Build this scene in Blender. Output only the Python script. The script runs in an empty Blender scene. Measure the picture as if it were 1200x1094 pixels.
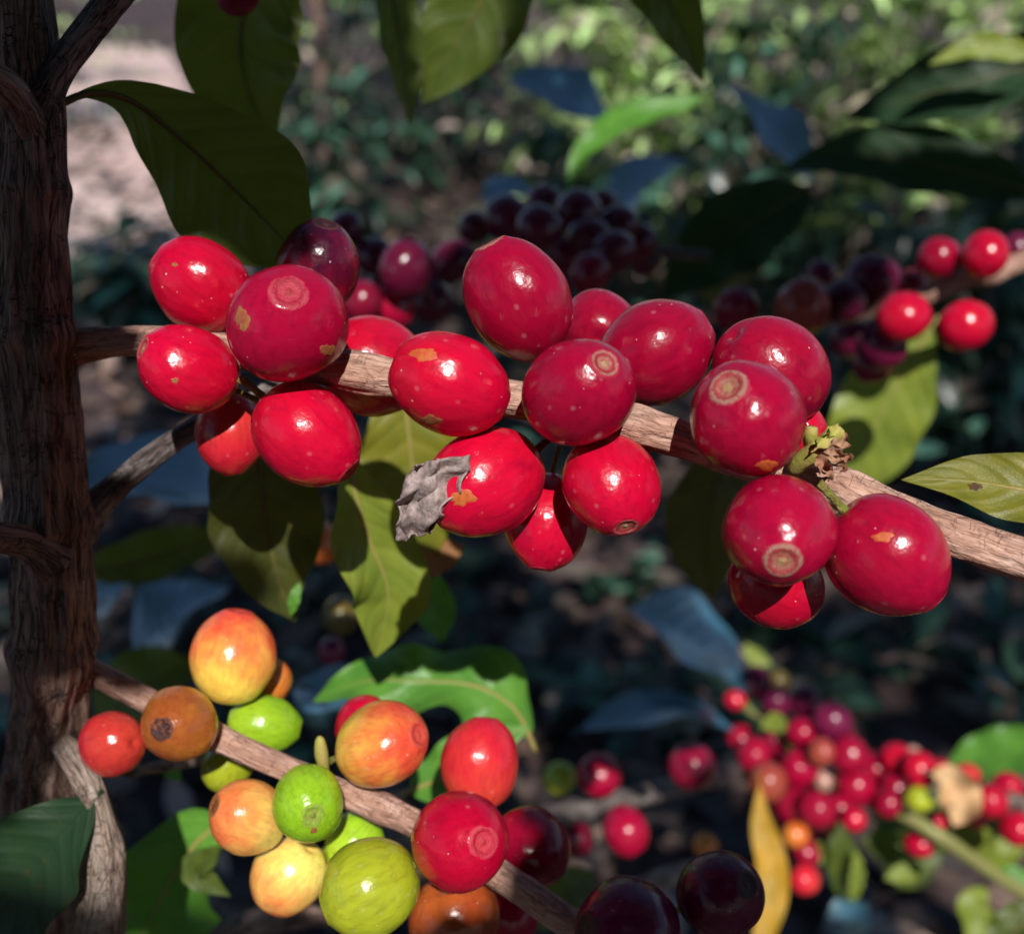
import bpy, math, random
import numpy as np
from mathutils import Vector, Matrix, Quaternion, noise
PI = math.pi
scene = bpy.context.scene
col = scene.collection
# ------------------------------------------------------------------ camera
F = 1287.0
PITCH = math.radians(25)
CAM = Vector((0, 0, 1.0))
FW = Vector((0, math.cos(PITCH), -math.sin(PITCH)))
UP = Vector((0, math.sin(PITCH), math.cos(PITCH)))
RT = Vector((1, 0, 0))
FOCUS = 0.147
def P(px, py, d):
    return CAM + d * (FW + RT * ((px - 600) / F) + UP * ((547 - py) / F))
def camdir(dx, dy, dz):          # dx to the right, dy downward, dz towards the camera
    return (RT * dx - UP * dy - FW * dz).normalized()
cd = bpy.data.cameras.new('camera'); cam = bpy.data.objects.new('camera', cd); col.objects.link(cam)
cam.location = CAM; cam.rotation_euler = (math.radians(90) - PITCH, 0, 0)
cd.sensor_fit = 'HORIZONTAL'; cd.sensor_width = 36; cd.lens = 36 * F / 1200
cd.clip_start = 0.01; cd.clip_end = 400
cd.dof.use_dof = True; cd.dof.focus_distance = FOCUS; cd.dof.aperture_fstop = cd.lens / 2.3
scene.camera = cam
# ------------------------------------------------------------------ light
SUN = camdir(0.10, -0.36, 0.93)            # direction towards the sun
elev = math.asin(SUN.z); azim = math.atan2(SUN.x, SUN.y)
ld = bpy.data.lights.new('sun', 'SUN'); lo = bpy.data.objects.new('sun', ld); col.objects.link(lo)
ld.energy = 5.0; ld.angle = math.radians(0.53); ld.color = (1.0, 0.96, 0.91)
lo.rotation_mode = 'QUATERNION'; lo.rotation_quaternion = SUN.to_track_quat('Z', 'Y'); lo.location = (0, -3, 6)
w = bpy.data.worlds.new('World'); scene.world = w; w.use_nodes = True
wn = w.node_tree.nodes; wl = w.node_tree.links
sky = wn.new('ShaderNodeTexSky'); sky.sky_type = 'NISHITA'; sky.sun_disc = False
sky.ozone_density = 5.0; sky.dust_density = 0.2; sky.sun_elevation = elev; sky.sun_rotation = azim
wl.new(sky.outputs[0], wn['Background'].inputs[0]); wn['Background'].inputs[1].default_value = 0.09
scene.view_settings.view_transform = 'Standard'; scene.view_settings.look = 'None'; scene.view_settings.exposure = 0
scene.cycles.use_denoising = True
scene.cycles.max_bounces = 5; scene.cycles.sample_clamp_indirect = 6
scene.cycles.caustics_reflective = False; scene.cycles.caustics_refractive = False
SA = SUN.cross(Vector((0, 0, 1))).normalized(); SB = SA.cross(SUN).normalized()
R0 = P(600, 547, 0.15)
def sp(p):                                  # place on the plane square to the sunbeams
    q = p - R0
    return (q.dot(SA), q.dot(SB))
WINDOWS = []                                # spots kept sunlit by gaps shaped into the added foliage
def window(p, r):
    d = (p - CAM).dot(FW)                   # further away the edge of a beam is softer, so it starts wider
    WINDOWS.append((*sp(p), r + (max(0, min(d, .6) - .17) * .016)))
# ------------------------------------------------------------------ tagging
def tag(o, label=None, cat=None, group=None, kind=None):
    if label: o['label'] = label
    if cat: o['category'] = cat
    if group: o['group'] = group
    if kind: o['kind'] = kind
    return o
def link(name, me, mat=None, parent=None):
    o = bpy.data.objects.new(name, me); col.objects.link(o)
    if mat and me and not me.materials: me.materials.append(mat)
    if parent: o.parent = parent
    return o
# ------------------------------------------------------------------ node helper
class NT:
    def __init__(s, name):
        s.m = bpy.data.materials.new(name); s.m.use_nodes = True
        s.t = s.m.node_tree; s.t.nodes.clear()
        s.out = s.n('ShaderNodeOutputMaterial')
    def n(s, ty, **kw):
        x = s.t.nodes.new(ty)
        for k, v in kw.items(): setattr(x, k, v)
        return x
    def set(s, sock, v):
        if isinstance(v, bpy.types.NodeSocket): s.t.links.new(v, sock)
        elif isinstance(v, (tuple, list)) and len(v) == 3 and sock.type == 'RGBA': sock.default_value = (*v, 1)
        else: sock.default_value = v
    def math(s, op, a, b=0.0, c=0.0, clamp=False):
        x = s.n('ShaderNodeMath', operation=op, use_clamp=clamp)
        for i, v in enumerate((a, b, c)): s.set(x.inputs[i], v)
        return x.outputs[0]
    def vmath(s, op, a, b=(0, 0, 0)):
        x = s.n('ShaderNodeVectorMath', operation=op); s.set(x.inputs[0], a); s.set(x.inputs[1], b)
        return x.outputs['Value'] if op in ('LENGTH', 'DOT_PRODUCT', 'DISTANCE') else x.outputs[0]
    def noise(s, vec, scale, detail=3, rough=0.55, out='Fac'):
        x = s.n('ShaderNodeTexNoise'); s.set(x.inputs['Vector'], vec)
        x.inputs['Scale'].default_value = scale; x.inputs['Detail'].default_value = detail; x.inputs['Roughness'].default_value = rough
        return x.outputs[out]
    def voro(s, vec, scale, feature='F1', out='Distance'):
        x = s.n('ShaderNodeTexVoronoi', feature=feature); s.set(x.inputs['Vector'], vec); x.inputs['Scale'].default_value = scale
        return x.outputs[out]
    def ramp(s, v, a, b):                    # smooth 0..1 between a and b
        x = s.n('ShaderNodeMapRange', interpolation_type='SMOOTHSTEP'); s.set(x.inputs[0], v)
        x.inputs[1].default_value = a; x.inputs[2].default_value = b
        return x.outputs[0]
    def mix(s, f, a, b, blend='MIX'):
        x = s.n('ShaderNodeMix', data_type='RGBA', blend_type=blend)
        s.set(x.inputs[0], f); s.set(x.inputs[6], a); s.set(x.inputs[7], b)
        return x.outputs[2]
    def sep(s, v):
        x = s.n('ShaderNodeSeparateXYZ'); s.set(x.inputs[0], v); return x.outputs
    def comb(s, x_, y_, z_):
        x = s.n('ShaderNodeCombineXYZ')
        for i, v in enumerate((x_, y_, z_)): s.set(x.inputs[i], v)
        return x.outputs[0]
    def mapping(s, v, sc):
        return s.vmath('MULTIPLY', v, sc)
    def bump(s, h, strength, dist):
        x = s.n('ShaderNodeBump'); s.set(x.inputs['Height'], h); x.inputs['Strength'].default_value = strength
        x.inputs['Distance'].default_value = dist
        return x.outputs[0]
    def bsdf(s, color, rough=0.5, normal=None, spec=0.5, coat=0, coat_rough=0.1, sss=0, sss_r=0.001):
        x = s.n('ShaderNodeBsdfPrincipled')
        s.set(x.inputs['Base Color'], color); s.set(x.inputs['Roughness'], rough)
        s.set(x.inputs['Specular IOR Level'], spec)
        if normal is not None: s.set(x.inputs['Normal'], normal)
        if coat: x.inputs['Coat Weight'].default_value = coat; x.inputs['Coat Roughness'].default_value = coat_rough
        if sss:
            s.set(x.inputs['Subsurface Weight'], sss); x.inputs['Subsurface Radius'].default_value = (1, 0.35, 0.2); x.inputs['Subsurface Scale'].default_value = sss_r
        return x.outputs[0]
    def done(s, sh):
        s.t.links.new(sh, s.out.inputs[0]); return s.m
# ------------------------------------------------------------------ materials
def cherry_material():
    t = NT('cherry_skin')
    oi = t.n('ShaderNodeObjectInfo'); base = oi.outputs['Color']; rnd = oi.outputs['Random']
    at = t.n('ShaderNodeAttribute', attribute_type='OBJECT', attribute_name='tint').outputs['Color']
    oc = t.n('ShaderNodeTexCoord').outputs['Object']
    off = t.comb(t.math('MULTIPLY', rnd, 37.0), t.math('MULTIPLY', rnd, 91.0), t.math('MULTIPLY', rnd, 53.0))
    v = t.vmath('ADD', oc, off)
    z = t.sep(oc)[2]
    n1 = t.noise(v, 1.3, 4)
    g = t.ramp(t.math('ADD', t.math('MULTIPLY', z, 0.55), t.math('MULTIPLY', t.math('SUBTRACT', n1, 0.5), 1.6)), -0.75, 0.65)
    c = t.mix(g, at, base)
    # streaks along the fruit
    st = t.noise(t.mapping(v, (5, 5, 1.2)), 1.6, 4)
    c = t.mix(t.math('MULTIPLY', t.ramp(st, 0.42, 0.72), 0.42), c, t.mix(1.0, c, (0.55, 0.45, 0.7), 'MULTIPLY'))
    # dark bruising
    br = t.ramp(t.noise(v, 0.9, 2), 0.58, 0.80)
    c = t.mix(t.math('MULTIPLY', br, 0.42), c, t.mix(1.0, c, (0.36, 0.45, 0.95), 'MULTIPLY'))
    # rubbed, corky orange patches
    pn = t.noise(t.vmath('ADD', v, (9, 3, 5)), 2.0, 6, 0.65)
    pa = t.ramp(pn, 0.72, 0.745)
    c = t.mix(t.math('MULTIPLY', pa, 0.85), c, (0.40, 0.15, 0.035))
    # faint bloom blotches
    bl = t.ramp(t.voro(t.vmath('ADD', v, (2, 7, 1)), 2.3), 0.16, 0.04)
    c = t.mix(t.math('MULTIPLY', bl, 0.13), c, (0.8, 0.45, 0.5))
    # pale pin specks
    vx = t.n('ShaderNodeTexVoronoi'); t.set(vx.inputs['Vector'], v); vx.inputs['Scale'].default_value = 6.5
    cr = t.sep(vx.outputs['Color'])
    sz = t.math('MULTIPLY', t.math('POWER', t.ramp(cr[0], 0.66, 1.0), 3.0), 0.13)
    spk = t.math('LESS_THAN', vx.outputs['Distance'], sz)
    c = t.mix(t.math('MULTIPLY', spk, t.math('ADD', 0.25, t.math('MULTIPLY', cr[1], 0.6))), c, (0.72, 0.56, 0.5))
    hgt = t.math('ADD', t.math('MULTIPLY', t.noise(v, 3.0, 2), 0.8), t.math('MULTIPLY', t.noise(v, 20, 3), 0.12))
    hgt = t.math('SUBTRACT', hgt, t.math('MULTIPLY', pa, 0.12))
    nm = t.bump(hgt, 0.5, 0.00045)
    ro = t.math('ADD', 0.15, t.math('ADD', t.math('MULTIPLY', t.noise(v, 4, 4), 0.15), t.math('MULTIPLY', pa, 0.35)))
    return t.done(t.bsdf(c, ro, nm, 0.5, sss=0.05, sss_r=0.0012))
def scar_material(name, rim, ring, mid, nub, skin=0.0, size=1.0):
    t = NT(name)
    oc = t.n('ShaderNodeTexCoord').outputs['Object']
    s = t.sep(oc)
    r = t.math('SQRT', t.math('ADD', t.math('MULTIPLY', s[0], s[0]), t.math('MULTIPLY', s[1], s[1])))
    rnd = t.n('ShaderNodeObjectInfo').outputs['Random']
    v = t.vmath('ADD', oc, t.comb(t.math('MULTIPLY', rnd, 31.0), rnd, 0.0))
    r = t.math('MULTIPLY', r, 1.0 / size)
    r = t.math('ADD', r, t.math('MULTIPLY', t.math('SUBTRACT', t.noise(v, 7, 5), 0.5), 0.13))
    c = t.mix(t.ramp(r, 0.06, 0.095), nub, mid)
    c = t.mix(t.ramp(r, 0.165, 0.205), c, ring)
    c = t.mix(t.ramp(r, 0.245, 0.28), c, rim)
    c = t.mix(t.math('MULTIPLY', t.noise(v, 30, 4), 0.6), c, t.mix(1.0, c, (0.4, 0.33, 0.3), 'MULTIPLY'))
    c = t.mix(t.ramp(r, 0.30, 0.36), c, t.n('ShaderNodeObjectInfo').outputs['Color'])
    c = t.mix(t.math('MULTIPLY', t.ramp(t.noise(v, 11, 4), 0.50, 0.66), 0.6), c, t.n('ShaderNodeObjectInfo').outputs['Color'])
    if skin: c = t.mix(skin, c, t.n('ShaderNodeObjectInfo').outputs['Color'])
    nm = t.bump(t.noise(v, 30, 4), 0.6, 0.0003)
    return t.done(t.bsdf(c, 0.5, nm, 0.4))
def leaf_material(name, top, vein, trans, rough=0.34, spec=0.5, blot=0.3, tw=0.35, blotcol=(0.12, 0.06, 0.01), wax=0, bmp=0.22, var=0, dry=None):
    t = NT(name)
    uv = t.n('ShaderNodeTexCoord').outputs['UV']; s = t.sep(uv)
    geo = t.n('ShaderNodeNewGeometry'); isl = geo.outputs['Random Per Island']
    rnd = t.n('ShaderNodeObjectInfo').outputs['Random']
    u = t.math('ABSOLUTE', t.math('SUBTRACT', t.math('MULTIPLY', s[0], 2.0), 1.0))
    ph = t.math('SUBTRACT', t.math('MULTIPLY', s[1], 9.0), t.math('MULTIPLY', t.math('POWER', u, 1.35), 1.7))
    tri = t.math('ABSOLUTE', t.math('SUBTRACT', t.math('FRACT', ph), 0.5))       # 0 on the side vein
    side = t.ramp(tri, 0.06, 0.0)
    midr = t.ramp(u, 0.05, 0.01)
    vn = t.math('MAXIMUM', t.math('MULTIPLY', side, 0.55), midr)
    vv = t.vmath('ADD', t.mapping(uv, (2, 4, 1)), t.comb(t.math('MULTIPLY', isl, 50.0), t.math('MULTIPLY', rnd, 30.0), 0.0))
    n1 = t.noise(vv, 1.6, 4)
    c = t.mix(t.ramp(n1, 0.3, 0.75), top, t.mix(1.0, top, (1.5, 1.3, 1.2), 'MULTIPLY'))
    c = t.mix(t.math('MULTIPLY', t.ramp(t.noise(vv, 3.5, 5), 0.60, 0.72), blot), c, blotcol)
    hv = t.n('ShaderNodeHueSaturation'); t.set(hv.inputs['Color'], c)
    t.set(hv.inputs['Value'], t.math('ADD', 0.7, t.math('MULTIPLY', isl, 0.6)))
    t.set(hv.inputs['Hue'], t.math('ADD', 0.485, t.math('MULTIPLY', isl, 0.03)))
    cc = hv.outputs[0]
    if var:
        t.set(hv.inputs['Value'], t.math('ADD', 0.14 if var < 3 else 0.30, t.math('MULTIPLY', t.math('POWER', isl, 2.6 if var < 3 else 6.0), var)))  # sunlit spots and deep shade painted as per-leaf brightness
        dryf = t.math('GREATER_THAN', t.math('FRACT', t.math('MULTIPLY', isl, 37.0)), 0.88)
        cc = t.mix(dryf, cc, dry)  # pale dry leaves mixed in for bright bokeh spots
    c = t.mix(t.math('MULTIPLY', vn, 0.42), cc, vein)
    # fine mesh of veinlets
    cell = t.voro(t.mapping(uv, (22, 55, 1)), 1.0, 'DISTANCE_TO_EDGE')
    h = t.math('ADD', t.math('MULTIPLY', t.ramp(tri, 0.0, 0.35), 0.7), t.math('ADD', t.math('MULTIPLY', t.ramp(cell, 0, 0.12), 0.10), t.math('MULTIPLY', t.ramp(u, 0.0, 0.10), 0.6)))
    nm = t.bump(h, bmp, 0.0012)
    a = t.bsdf(c, t.math('ADD', rough, t.math('MULTIPLY', n1, 0.1)), nm, spec)
    if wax:
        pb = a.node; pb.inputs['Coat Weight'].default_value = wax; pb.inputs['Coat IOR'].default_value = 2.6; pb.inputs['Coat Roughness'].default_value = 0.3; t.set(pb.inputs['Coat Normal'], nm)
    tr = t.n('ShaderNodeBsdfTranslucent'); t.set(tr.inputs[0], t.mix(t.math('MULTIPLY', vn, 0.4), trans, t.mix(1.0, trans, (0.5, 0.5, 0.5), 'MULTIPLY'))); t.set(tr.inputs['Normal'], nm)
    mx = t.n('ShaderNodeMixShader'); mx.inputs[0].default_value = tw
    t.t.links.new(a, mx.inputs[1]); t.t.links.new(tr.outputs[0], mx.inputs[2])
    return t.done(mx.outputs[0])
def bark_material(name, dark, mid, light, sc=1.0, lich=0.2, depth=1.0, ck=0.9):
    t = NT(name)
    uv = t.n('ShaderNodeTexCoord').outputs['UV']              # in centimetres: round, along
    v = t.vmath('ADD', uv, t.comb(0.0, t.math('MULTIPLY', t.n('ShaderNodeObjectInfo').outputs['Random'], 20.0), 0.0))
    wob = t.noise(v, 1.2 * sc, 3, out='Color')
    v2 = t.vmath('ADD', v, t.vmath('MULTIPLY', t.vmath('SUBTRACT', wob, (0.5, 0.5, 0.5)), (0.16 / sc, 0.5 / sc, 0)))
    fib = t.noise(t.mapping(v2, (5, 0.75, 1)), 1.5 * sc, 8, 0.75)
    pv = t.n('ShaderNodeTexVoronoi'); t.set(pv.inputs['Vector'], t.mapping(v2, (1.0, 0.30, 1))); pv.inputs['Scale'].default_value = 2.0 * sc
    plate = t.sep(pv.outputs['Color'])[0]
    pedge = t.ramp(t.voro(t.mapping(v2, (1.0, 0.30, 1)), 2.0 * sc, 'DISTANCE_TO_EDGE'), 0.05, 0.0)
    ridge = t.math('ABSOLUTE', t.math('SUBTRACT', t.noise(t.mapping(v2, (2.6, 0.30, 1)), 1.3 * sc, 4, 0.6), 0.5))
    cross = t.math('ABSOLUTE', t.math('SUBTRACT', t.noise(t.mapping(v2, (0.7, 2.4, 1)), 1.0 * sc, 4, 0.6), 0.5))
    fine = t.noise(v, 14 * sc, 6, 0.75)
    crack = t.math('MULTIPLY', t.ramp(ridge, 0.035, 0.0), t.ramp(t.noise(v, 0.9 * sc, 2), 0.35, 0.55))
    split = t.math('MULTIPLY', t.ramp(cross, 0.014, 0.0), t.ramp(t.noise(v, 1.3 * sc, 2), 0.45, 0.58))
    cr = t.math('MAXIMUM', crack, split)
    tone = t.noise(t.mapping(v2, (1.6, 0.4, 1)), 1.2 * sc, 5, 0.65)
    c = t.mix(t.ramp(tone, 0.38, 0.62), mid, light)
    c = t.mix(t.ramp(fib, 0.56, 0.36), c, dark)
    c = t.mix(t.math('MULTIPLY', t.ramp(fine, 0.5, 0.78), 0.3), c, light)
    c = t.mix(t.math('MULTIPLY', t.ramp(t.noise(v, 2.6 * sc, 5, 0.7), 0.60, 0.70), lich), c, (0.38, 0.36, 0.33))
    c = t.mix(t.math('MULTIPLY', plate, 0.75 * ck), c, t.mix(1.0, c, (0.50, 0.44, 0.42), 'MULTIPLY'))
    c = t.mix(t.math('MULTIPLY', t.math('MULTIPLY', pedge, fine), 0.9 * ck), c, dark)
    c = t.mix(t.math('MULTIPLY', cr, ck), c, t.mix(1.0, dark, (0.3, 0.3, 0.3), 'MULTIPLY'))
    h = t.math('ADD', t.math('MULTIPLY', fib, 0.7), t.math('ADD', t.math('MULTIPLY', fine, 0.25), t.math('MULTIPLY', t.ramp(ridge, 0, 0.12), 0.6)))
    h = t.math('SUBTRACT', t.math('ADD', h, t.math('MULTIPLY', plate, 0.5)), t.math('MULTIPLY', t.math('ADD', split, t.math('MULTIPLY', pedge, ck)), 0.5))
    return t.done(t.bsdf(c, 0.72, t.bump(h, 0.9, 0.0009 * depth / sc), 0.35))
def plain_material(name, c1, c2, rough=0.5, scale=300.0, spec=0.4, bump=0.0005, sss=0):
    t = NT(name)
    oc = t.n('ShaderNodeTexCoord').outputs['Object']
    n = t.noise(oc, scale, 5, 0.65)
    return t.done(t.bsdf(t.mix(t.ramp(n, 0.3, 0.7), c1, c2), rough, t.bump(n, 0.6, bump), spec, sss=sss))
def ground_material(name, a, b, mot=(0.45, 0.45, 0.5)):
    t = NT(name)
    p = t.n('ShaderNodeNewGeometry').outputs['Position']
    n1 = t.noise(p, 0.8, 5); n2 = t.noise(p, 9, 6, 0.7); n3 = t.noise(p, 60, 4, 0.7)
    c = t.mix(t.ramp(n1, 0.35, 0.65), a, b)
    c = t.mix(t.ramp(n2, 0.4, 0.65), t.mix(1.0, c, mot, 'MULTIPLY'), c)
    c = t.mix(t.math('MULTIPLY', t.ramp(n3, 0.55, 0.75), 0.5), c, t.mix(1.0, c, (1.6, 1.5, 1.45), 'MULTIPLY'))
    return t.done(t.bsdf(c, 0.9, t.bump(t.math('ADD', n2, t.math('MULTIPLY', n3, 0.3)), 0.9, 0.03), 0.2))
def litter_material():
    t = NT('dry_leaf_litter')
    isl = t.n('ShaderNodeNewGeometry').outputs['Random Per Island']
    cr = t.n('ShaderNodeValToRGB'); t.set(cr.inputs[0], isl)
    e = cr.color_ramp.elements
    e[0].color = (0.035, 0.026, 0.024, 1); e[1].color = (0.42, 0.30, 0.26, 1)
    for p_, c_ in ((0.45, (0.06, 0.042, 0.036, 1)), (0.75, (0.12, 0.08, 0.062, 1)), (0.9, (0.26, 0.17, 0.13, 1))):
        x = e.new(p_); x.color = c_
    uv = t.n('ShaderNodeTexCoord').outputs['UV']
    c = t.mix(t.ramp(t.noise(uv, 6, 4), 0.4, 0.7), cr.outputs[0], t.mix(1.0, cr.outputs[0], (0.5, 0.45, 0.4), 'MULTIPLY'))
    return t.done(t.bsdf(c, 0.6, None, 0.4))
M = {}
M['cherry'] = cherry_material()
M['scar_pale'] = scar_material('scar_pale', (0.43, 0.22, 0.17), (0.38, 0.06, 0.06), (0.42, 0.17, 0.12), (0.45, 0.32, 0.14))
M['scar_small'] = scar_material('scar_small', (0.44, 0.20, 0.16), (0.34, 0.03, 0.04), (0.44, 0.20, 0.14), (0.48, 0.34, 0.18), .12, .78)
M['scar_red'] = scar_material('scar_red', (0.66, 0.10, 0.13), (0.26, 0.006, 0.02), (0.60, 0.08, 0.10), (0.34, 0.08, 0.06), .62)
M['scar_dark'] = scar_material('scar_dark', (0.10, 0.03, 0.025), (0.05, 0.012, 0.012), (0.04, 0.012, 0.012), (0.09, 0.03, 0.03))
M['scar_green'] = scar_material('scar_green', (0.30, 0.40, 0.05), (0.22, 0.36, 0.03), (0.30, 0.33, 0.05), (0.16, 0.24, 0.02))
M['scar_corky'] = scar_material('scar_corky', (0.40, 0.18, 0.06), (0.33, 0.13, 0.04), (0.20, 0.07, 0.02), (0.12, 0.05, 0.02))
M['stalk'] = plain_material('stalk', (0.20, 0.26, 0.04), (0.30, 0.18, 0.07), 0.5, 3.0, bump=0.02)
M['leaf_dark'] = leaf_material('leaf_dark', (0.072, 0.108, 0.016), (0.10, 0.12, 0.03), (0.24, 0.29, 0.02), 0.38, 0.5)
M['leaf_deep'] = leaf_material('leaf_deep', (0.018, 0.050, 0.020), (0.025, 0.055, 0.022), (0.03, 0.06, 0.005), 0.45, 0.35)  # shade painted in: darker base for leaves that sunlight still reaches
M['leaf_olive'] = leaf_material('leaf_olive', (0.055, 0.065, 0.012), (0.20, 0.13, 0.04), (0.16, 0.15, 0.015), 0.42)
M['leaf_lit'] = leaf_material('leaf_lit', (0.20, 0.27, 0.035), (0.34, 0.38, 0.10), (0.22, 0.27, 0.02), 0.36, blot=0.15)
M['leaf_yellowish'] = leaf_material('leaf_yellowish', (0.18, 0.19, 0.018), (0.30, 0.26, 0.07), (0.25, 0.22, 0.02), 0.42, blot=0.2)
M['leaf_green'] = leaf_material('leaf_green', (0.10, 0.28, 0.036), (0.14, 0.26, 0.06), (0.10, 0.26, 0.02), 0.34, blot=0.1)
M['leaf_blue'] = leaf_material('leaf_blue', (0.025, 0.125, 0.20), (0.05, 0.14, 0.20), (0.03, 0.08, 0.02), 0.28, 0.9, blot=0.1, tw=0.1, wax=1.0)  # reflected sky sheen painted into the blue base colour
M['leaf_yellow'] = leaf_material('leaf_yellow', (0.46, 0.27, 0.012), (0.5, 0.36, 0.06), (0.6, 0.36, 0.01), 0.45, blot=0.7, blotcol=(0.25, 0.12, 0.02))
M['leaf_brown'] = leaf_material('leaf_brown', (0.30, 0.13, 0.045), (0.36, 0.20, 0.08), (0.35, 0.13, 0.03), 0.55, blot=0.5)
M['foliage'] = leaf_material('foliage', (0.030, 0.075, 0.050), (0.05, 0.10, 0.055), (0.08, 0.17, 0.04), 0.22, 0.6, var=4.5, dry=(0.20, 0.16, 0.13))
M['foliage_light'] = leaf_material('foliage_light', (0.30, 0.42, 0.18), (0.33, 0.44, 0.2), (0.40, 0.58, 0.12), 0.22, 0.5, var=2.9, dry=(0.78, 0.60, 0.53))  # sunlight on the bright bushes painted in as a paler base
M['midrib'] = plain_material('midrib', (0.26, 0.26, 0.07), (0.34, 0.24, 0.08), 0.45, 400)
M['midrib_dark'] = plain_material('midrib_dark', (0.10, 0.10, 0.025), (0.16, 0.11, 0.03), 0.45, 400)
M['bark'] = bark_material('bark', (0.065, 0.040, 0.032), (0.33, 0.19, 0.14), (0.52, 0.35, 0.28), 1.2, 0.3)
M['bark_branch'] = bark_material('bark_branch', (0.32, 0.165, 0.115), (0.56, 0.32, 0.235), (0.70, 0.46, 0.37), 2.0, 0.25, 0.6, .6)
M['bark_pale'] = bark_material('bark_pale', (0.20, 0.13, 0.10), (0.42, 0.32, 0.26), (0.56, 0.47, 0.40), 2.0, 0.5)
M['bark_grey'] = bark_material('bark_grey', (0.035, 0.026, 0.023), (0.17, 0.13, 0.12), (0.36, 0.31, 0.29), 1.8, 0.45)
M['green_stem'] = plain_material('green_stem', (0.22, 0.26, 0.06), (0.28, 0.24, 0.10), 0.5, 250)
M['withered'] = plain_material('withered', (0.20, 0.145, 0.135), (0.46, 0.37, 0.35), 0.9, 900, 0.2, 0.0006)
M['petal_dry'] = plain_material('petal_dry', (0.30, 0.12, 0.07), (0.42, 0.26, 0.17), 0.7, 800, 0.2, 0.0004)
M['petal_green'] = plain_material('petal_green', (0.34, 0.36, 0.06), (0.44, 0.34, 0.12), 0.6, 600, 0.3, 0.0004)
M['path'] = ground_material('trodden_path', (0.74, 0.52, 0.47), (0.86, 0.66, 0.60), (0.8, 0.78, 0.78)); M['soil'] = ground_material('soil', (0.060, 0.044, 0.044), (0.17, 0.115, 0.105)); M['litter'] = litter_material()
# ------------------------------------------------------------------ mesh builders
def mesh_from(name, vs, fs, uvs=None, smooth=True):
    me = bpy.data.meshes.new(name); me.from_pydata(vs, [], fs)
    if smooth: me.polygons.foreach_set('use_smooth', [True] * len(me.polygons))
    if uvs is not None:
        lay = me.uv_layers.new(name='UVMap'); li = [0] * len(me.loops); me.loops.foreach_get('vertex_index', li)
        flat = []
        for i in li: flat += uvs[i]
        lay.data.foreach_set('uv', flat)
    me.update(); return me
def catmull(pts, n):
    out = []
    p = [pts[0] * 2 - pts[1]] + list(pts) + [pts[-1] * 2 - pts[-2]]
    for i in range(1, len(p) - 2):
        for k in range(n):
            t = k / n
            a, b, c, d = p[i - 1], p[i], p[i + 1], p[i + 2]
            out.append(0.5 * (2 * b + (c - a) * t + (2 * a - 5 * b + 4 * c - d) * t * t + (3 * b - a - 3 * c + d) * t ** 3))
    out.append(p[-2]); return out
def tube_mesh(name, pts, rads, seg=24, n=14, amp=0.0, seed=0, freq=1.0, knots=(), cap=True):
    """Tapered limb with furrowed bark; UV in centimetres (round, along)."""
    q = [Vector((*p, r)) for p, r in zip(pts, rads)]
    c4 = catmull(q, n)
    cen = [Vector(c[:3]) for c in c4]; rad = [max(1e-5, c[3]) for c in c4]
    vs, uvs, fs = [], [], []
    t0 = (cen[1] - cen[0]).normalized(); s = t0.orthogonal().normalized(); L = 0; rm = sum(rad) / len(rad)
    for i, c in enumerate(cen):
        t = (cen[min(i + 1, len(cen) - 1)] - cen[max(i - 1, 0)]).normalized()
        s = (s - t * s.dot(t)).normalized(); b = t.cross(s)
        if i: L += (c - cen[i - 1]).length
        for j in range(seg + 1):
            a = 2 * PI * (j % seg) / seg
            f = 1.0
            if amp:
                k = L / rm * freq
                n1 = noise.noise(Vector((math.cos(a) * 1.7 + seed, math.sin(a) * 1.7, k * 0.16)))
                n2 = noise.noise(Vector((math.cos(a) * 4.5 + seed, math.sin(a) * 4.5, k * 0.35 + 7)))
                n3 = abs(noise.noise(Vector((math.cos(a) * 3.0, math.sin(a) * 3.0 + seed, k * 0.22 + 3))))
                n4 = noise.noise(Vector((math.cos(a) * 2.4 + 5, math.sin(a) * 2.4 + seed, k * 0.13 + 11)))
                n4 = max(-1, min(1, n4 * 9)) * 0.5
                f += amp * (0.8 * n1 + 0.5 * n2 + 0.9 * min(n3, 0.22) * 2 - 0.25 + 0.55 * n4)
                for kp, kr, ka in knots:
                    f += ka * math.exp(-((i / (len(cen) - 1) - kp) / kr) ** 2)
            vs.append(c + (s * math.cos(a) + b * math.sin(a)) * rad[i] * f)
            uvs.append((j / seg * 2 * PI * rm * 100, L * 100))
    for i in range(len(cen) - 1):
        for j in range(seg):
            k = i * (seg + 1) + j
            fs.append((k, k + 1, k + seg + 2, k + seg + 1))
    if cap:
        for i, base in ((0, 0), (len(cen) - 1, (len(cen) - 1) * (seg + 1))):
            vs.append(cen[i]); uvs.append((0, L * 100 * (i > 0))); m = len(vs) - 1
            for j in range(seg):
                fs.append((base + j + 1, base + j, m) if i == 0 else (base + j, base + j + 1, m))
    return mesh_from(name, vs, fs, uvs)
def px_tube(name, pts, mat, parent=None, **kw):      # pts: (px, py, depth, half width in px)
    me = tube_mesh(name, [P(x, y, d) for x, y, d, h in pts], [h * d / F for x, y, d, h in pts], **kw)
    return link(name, me, mat, parent)
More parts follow.
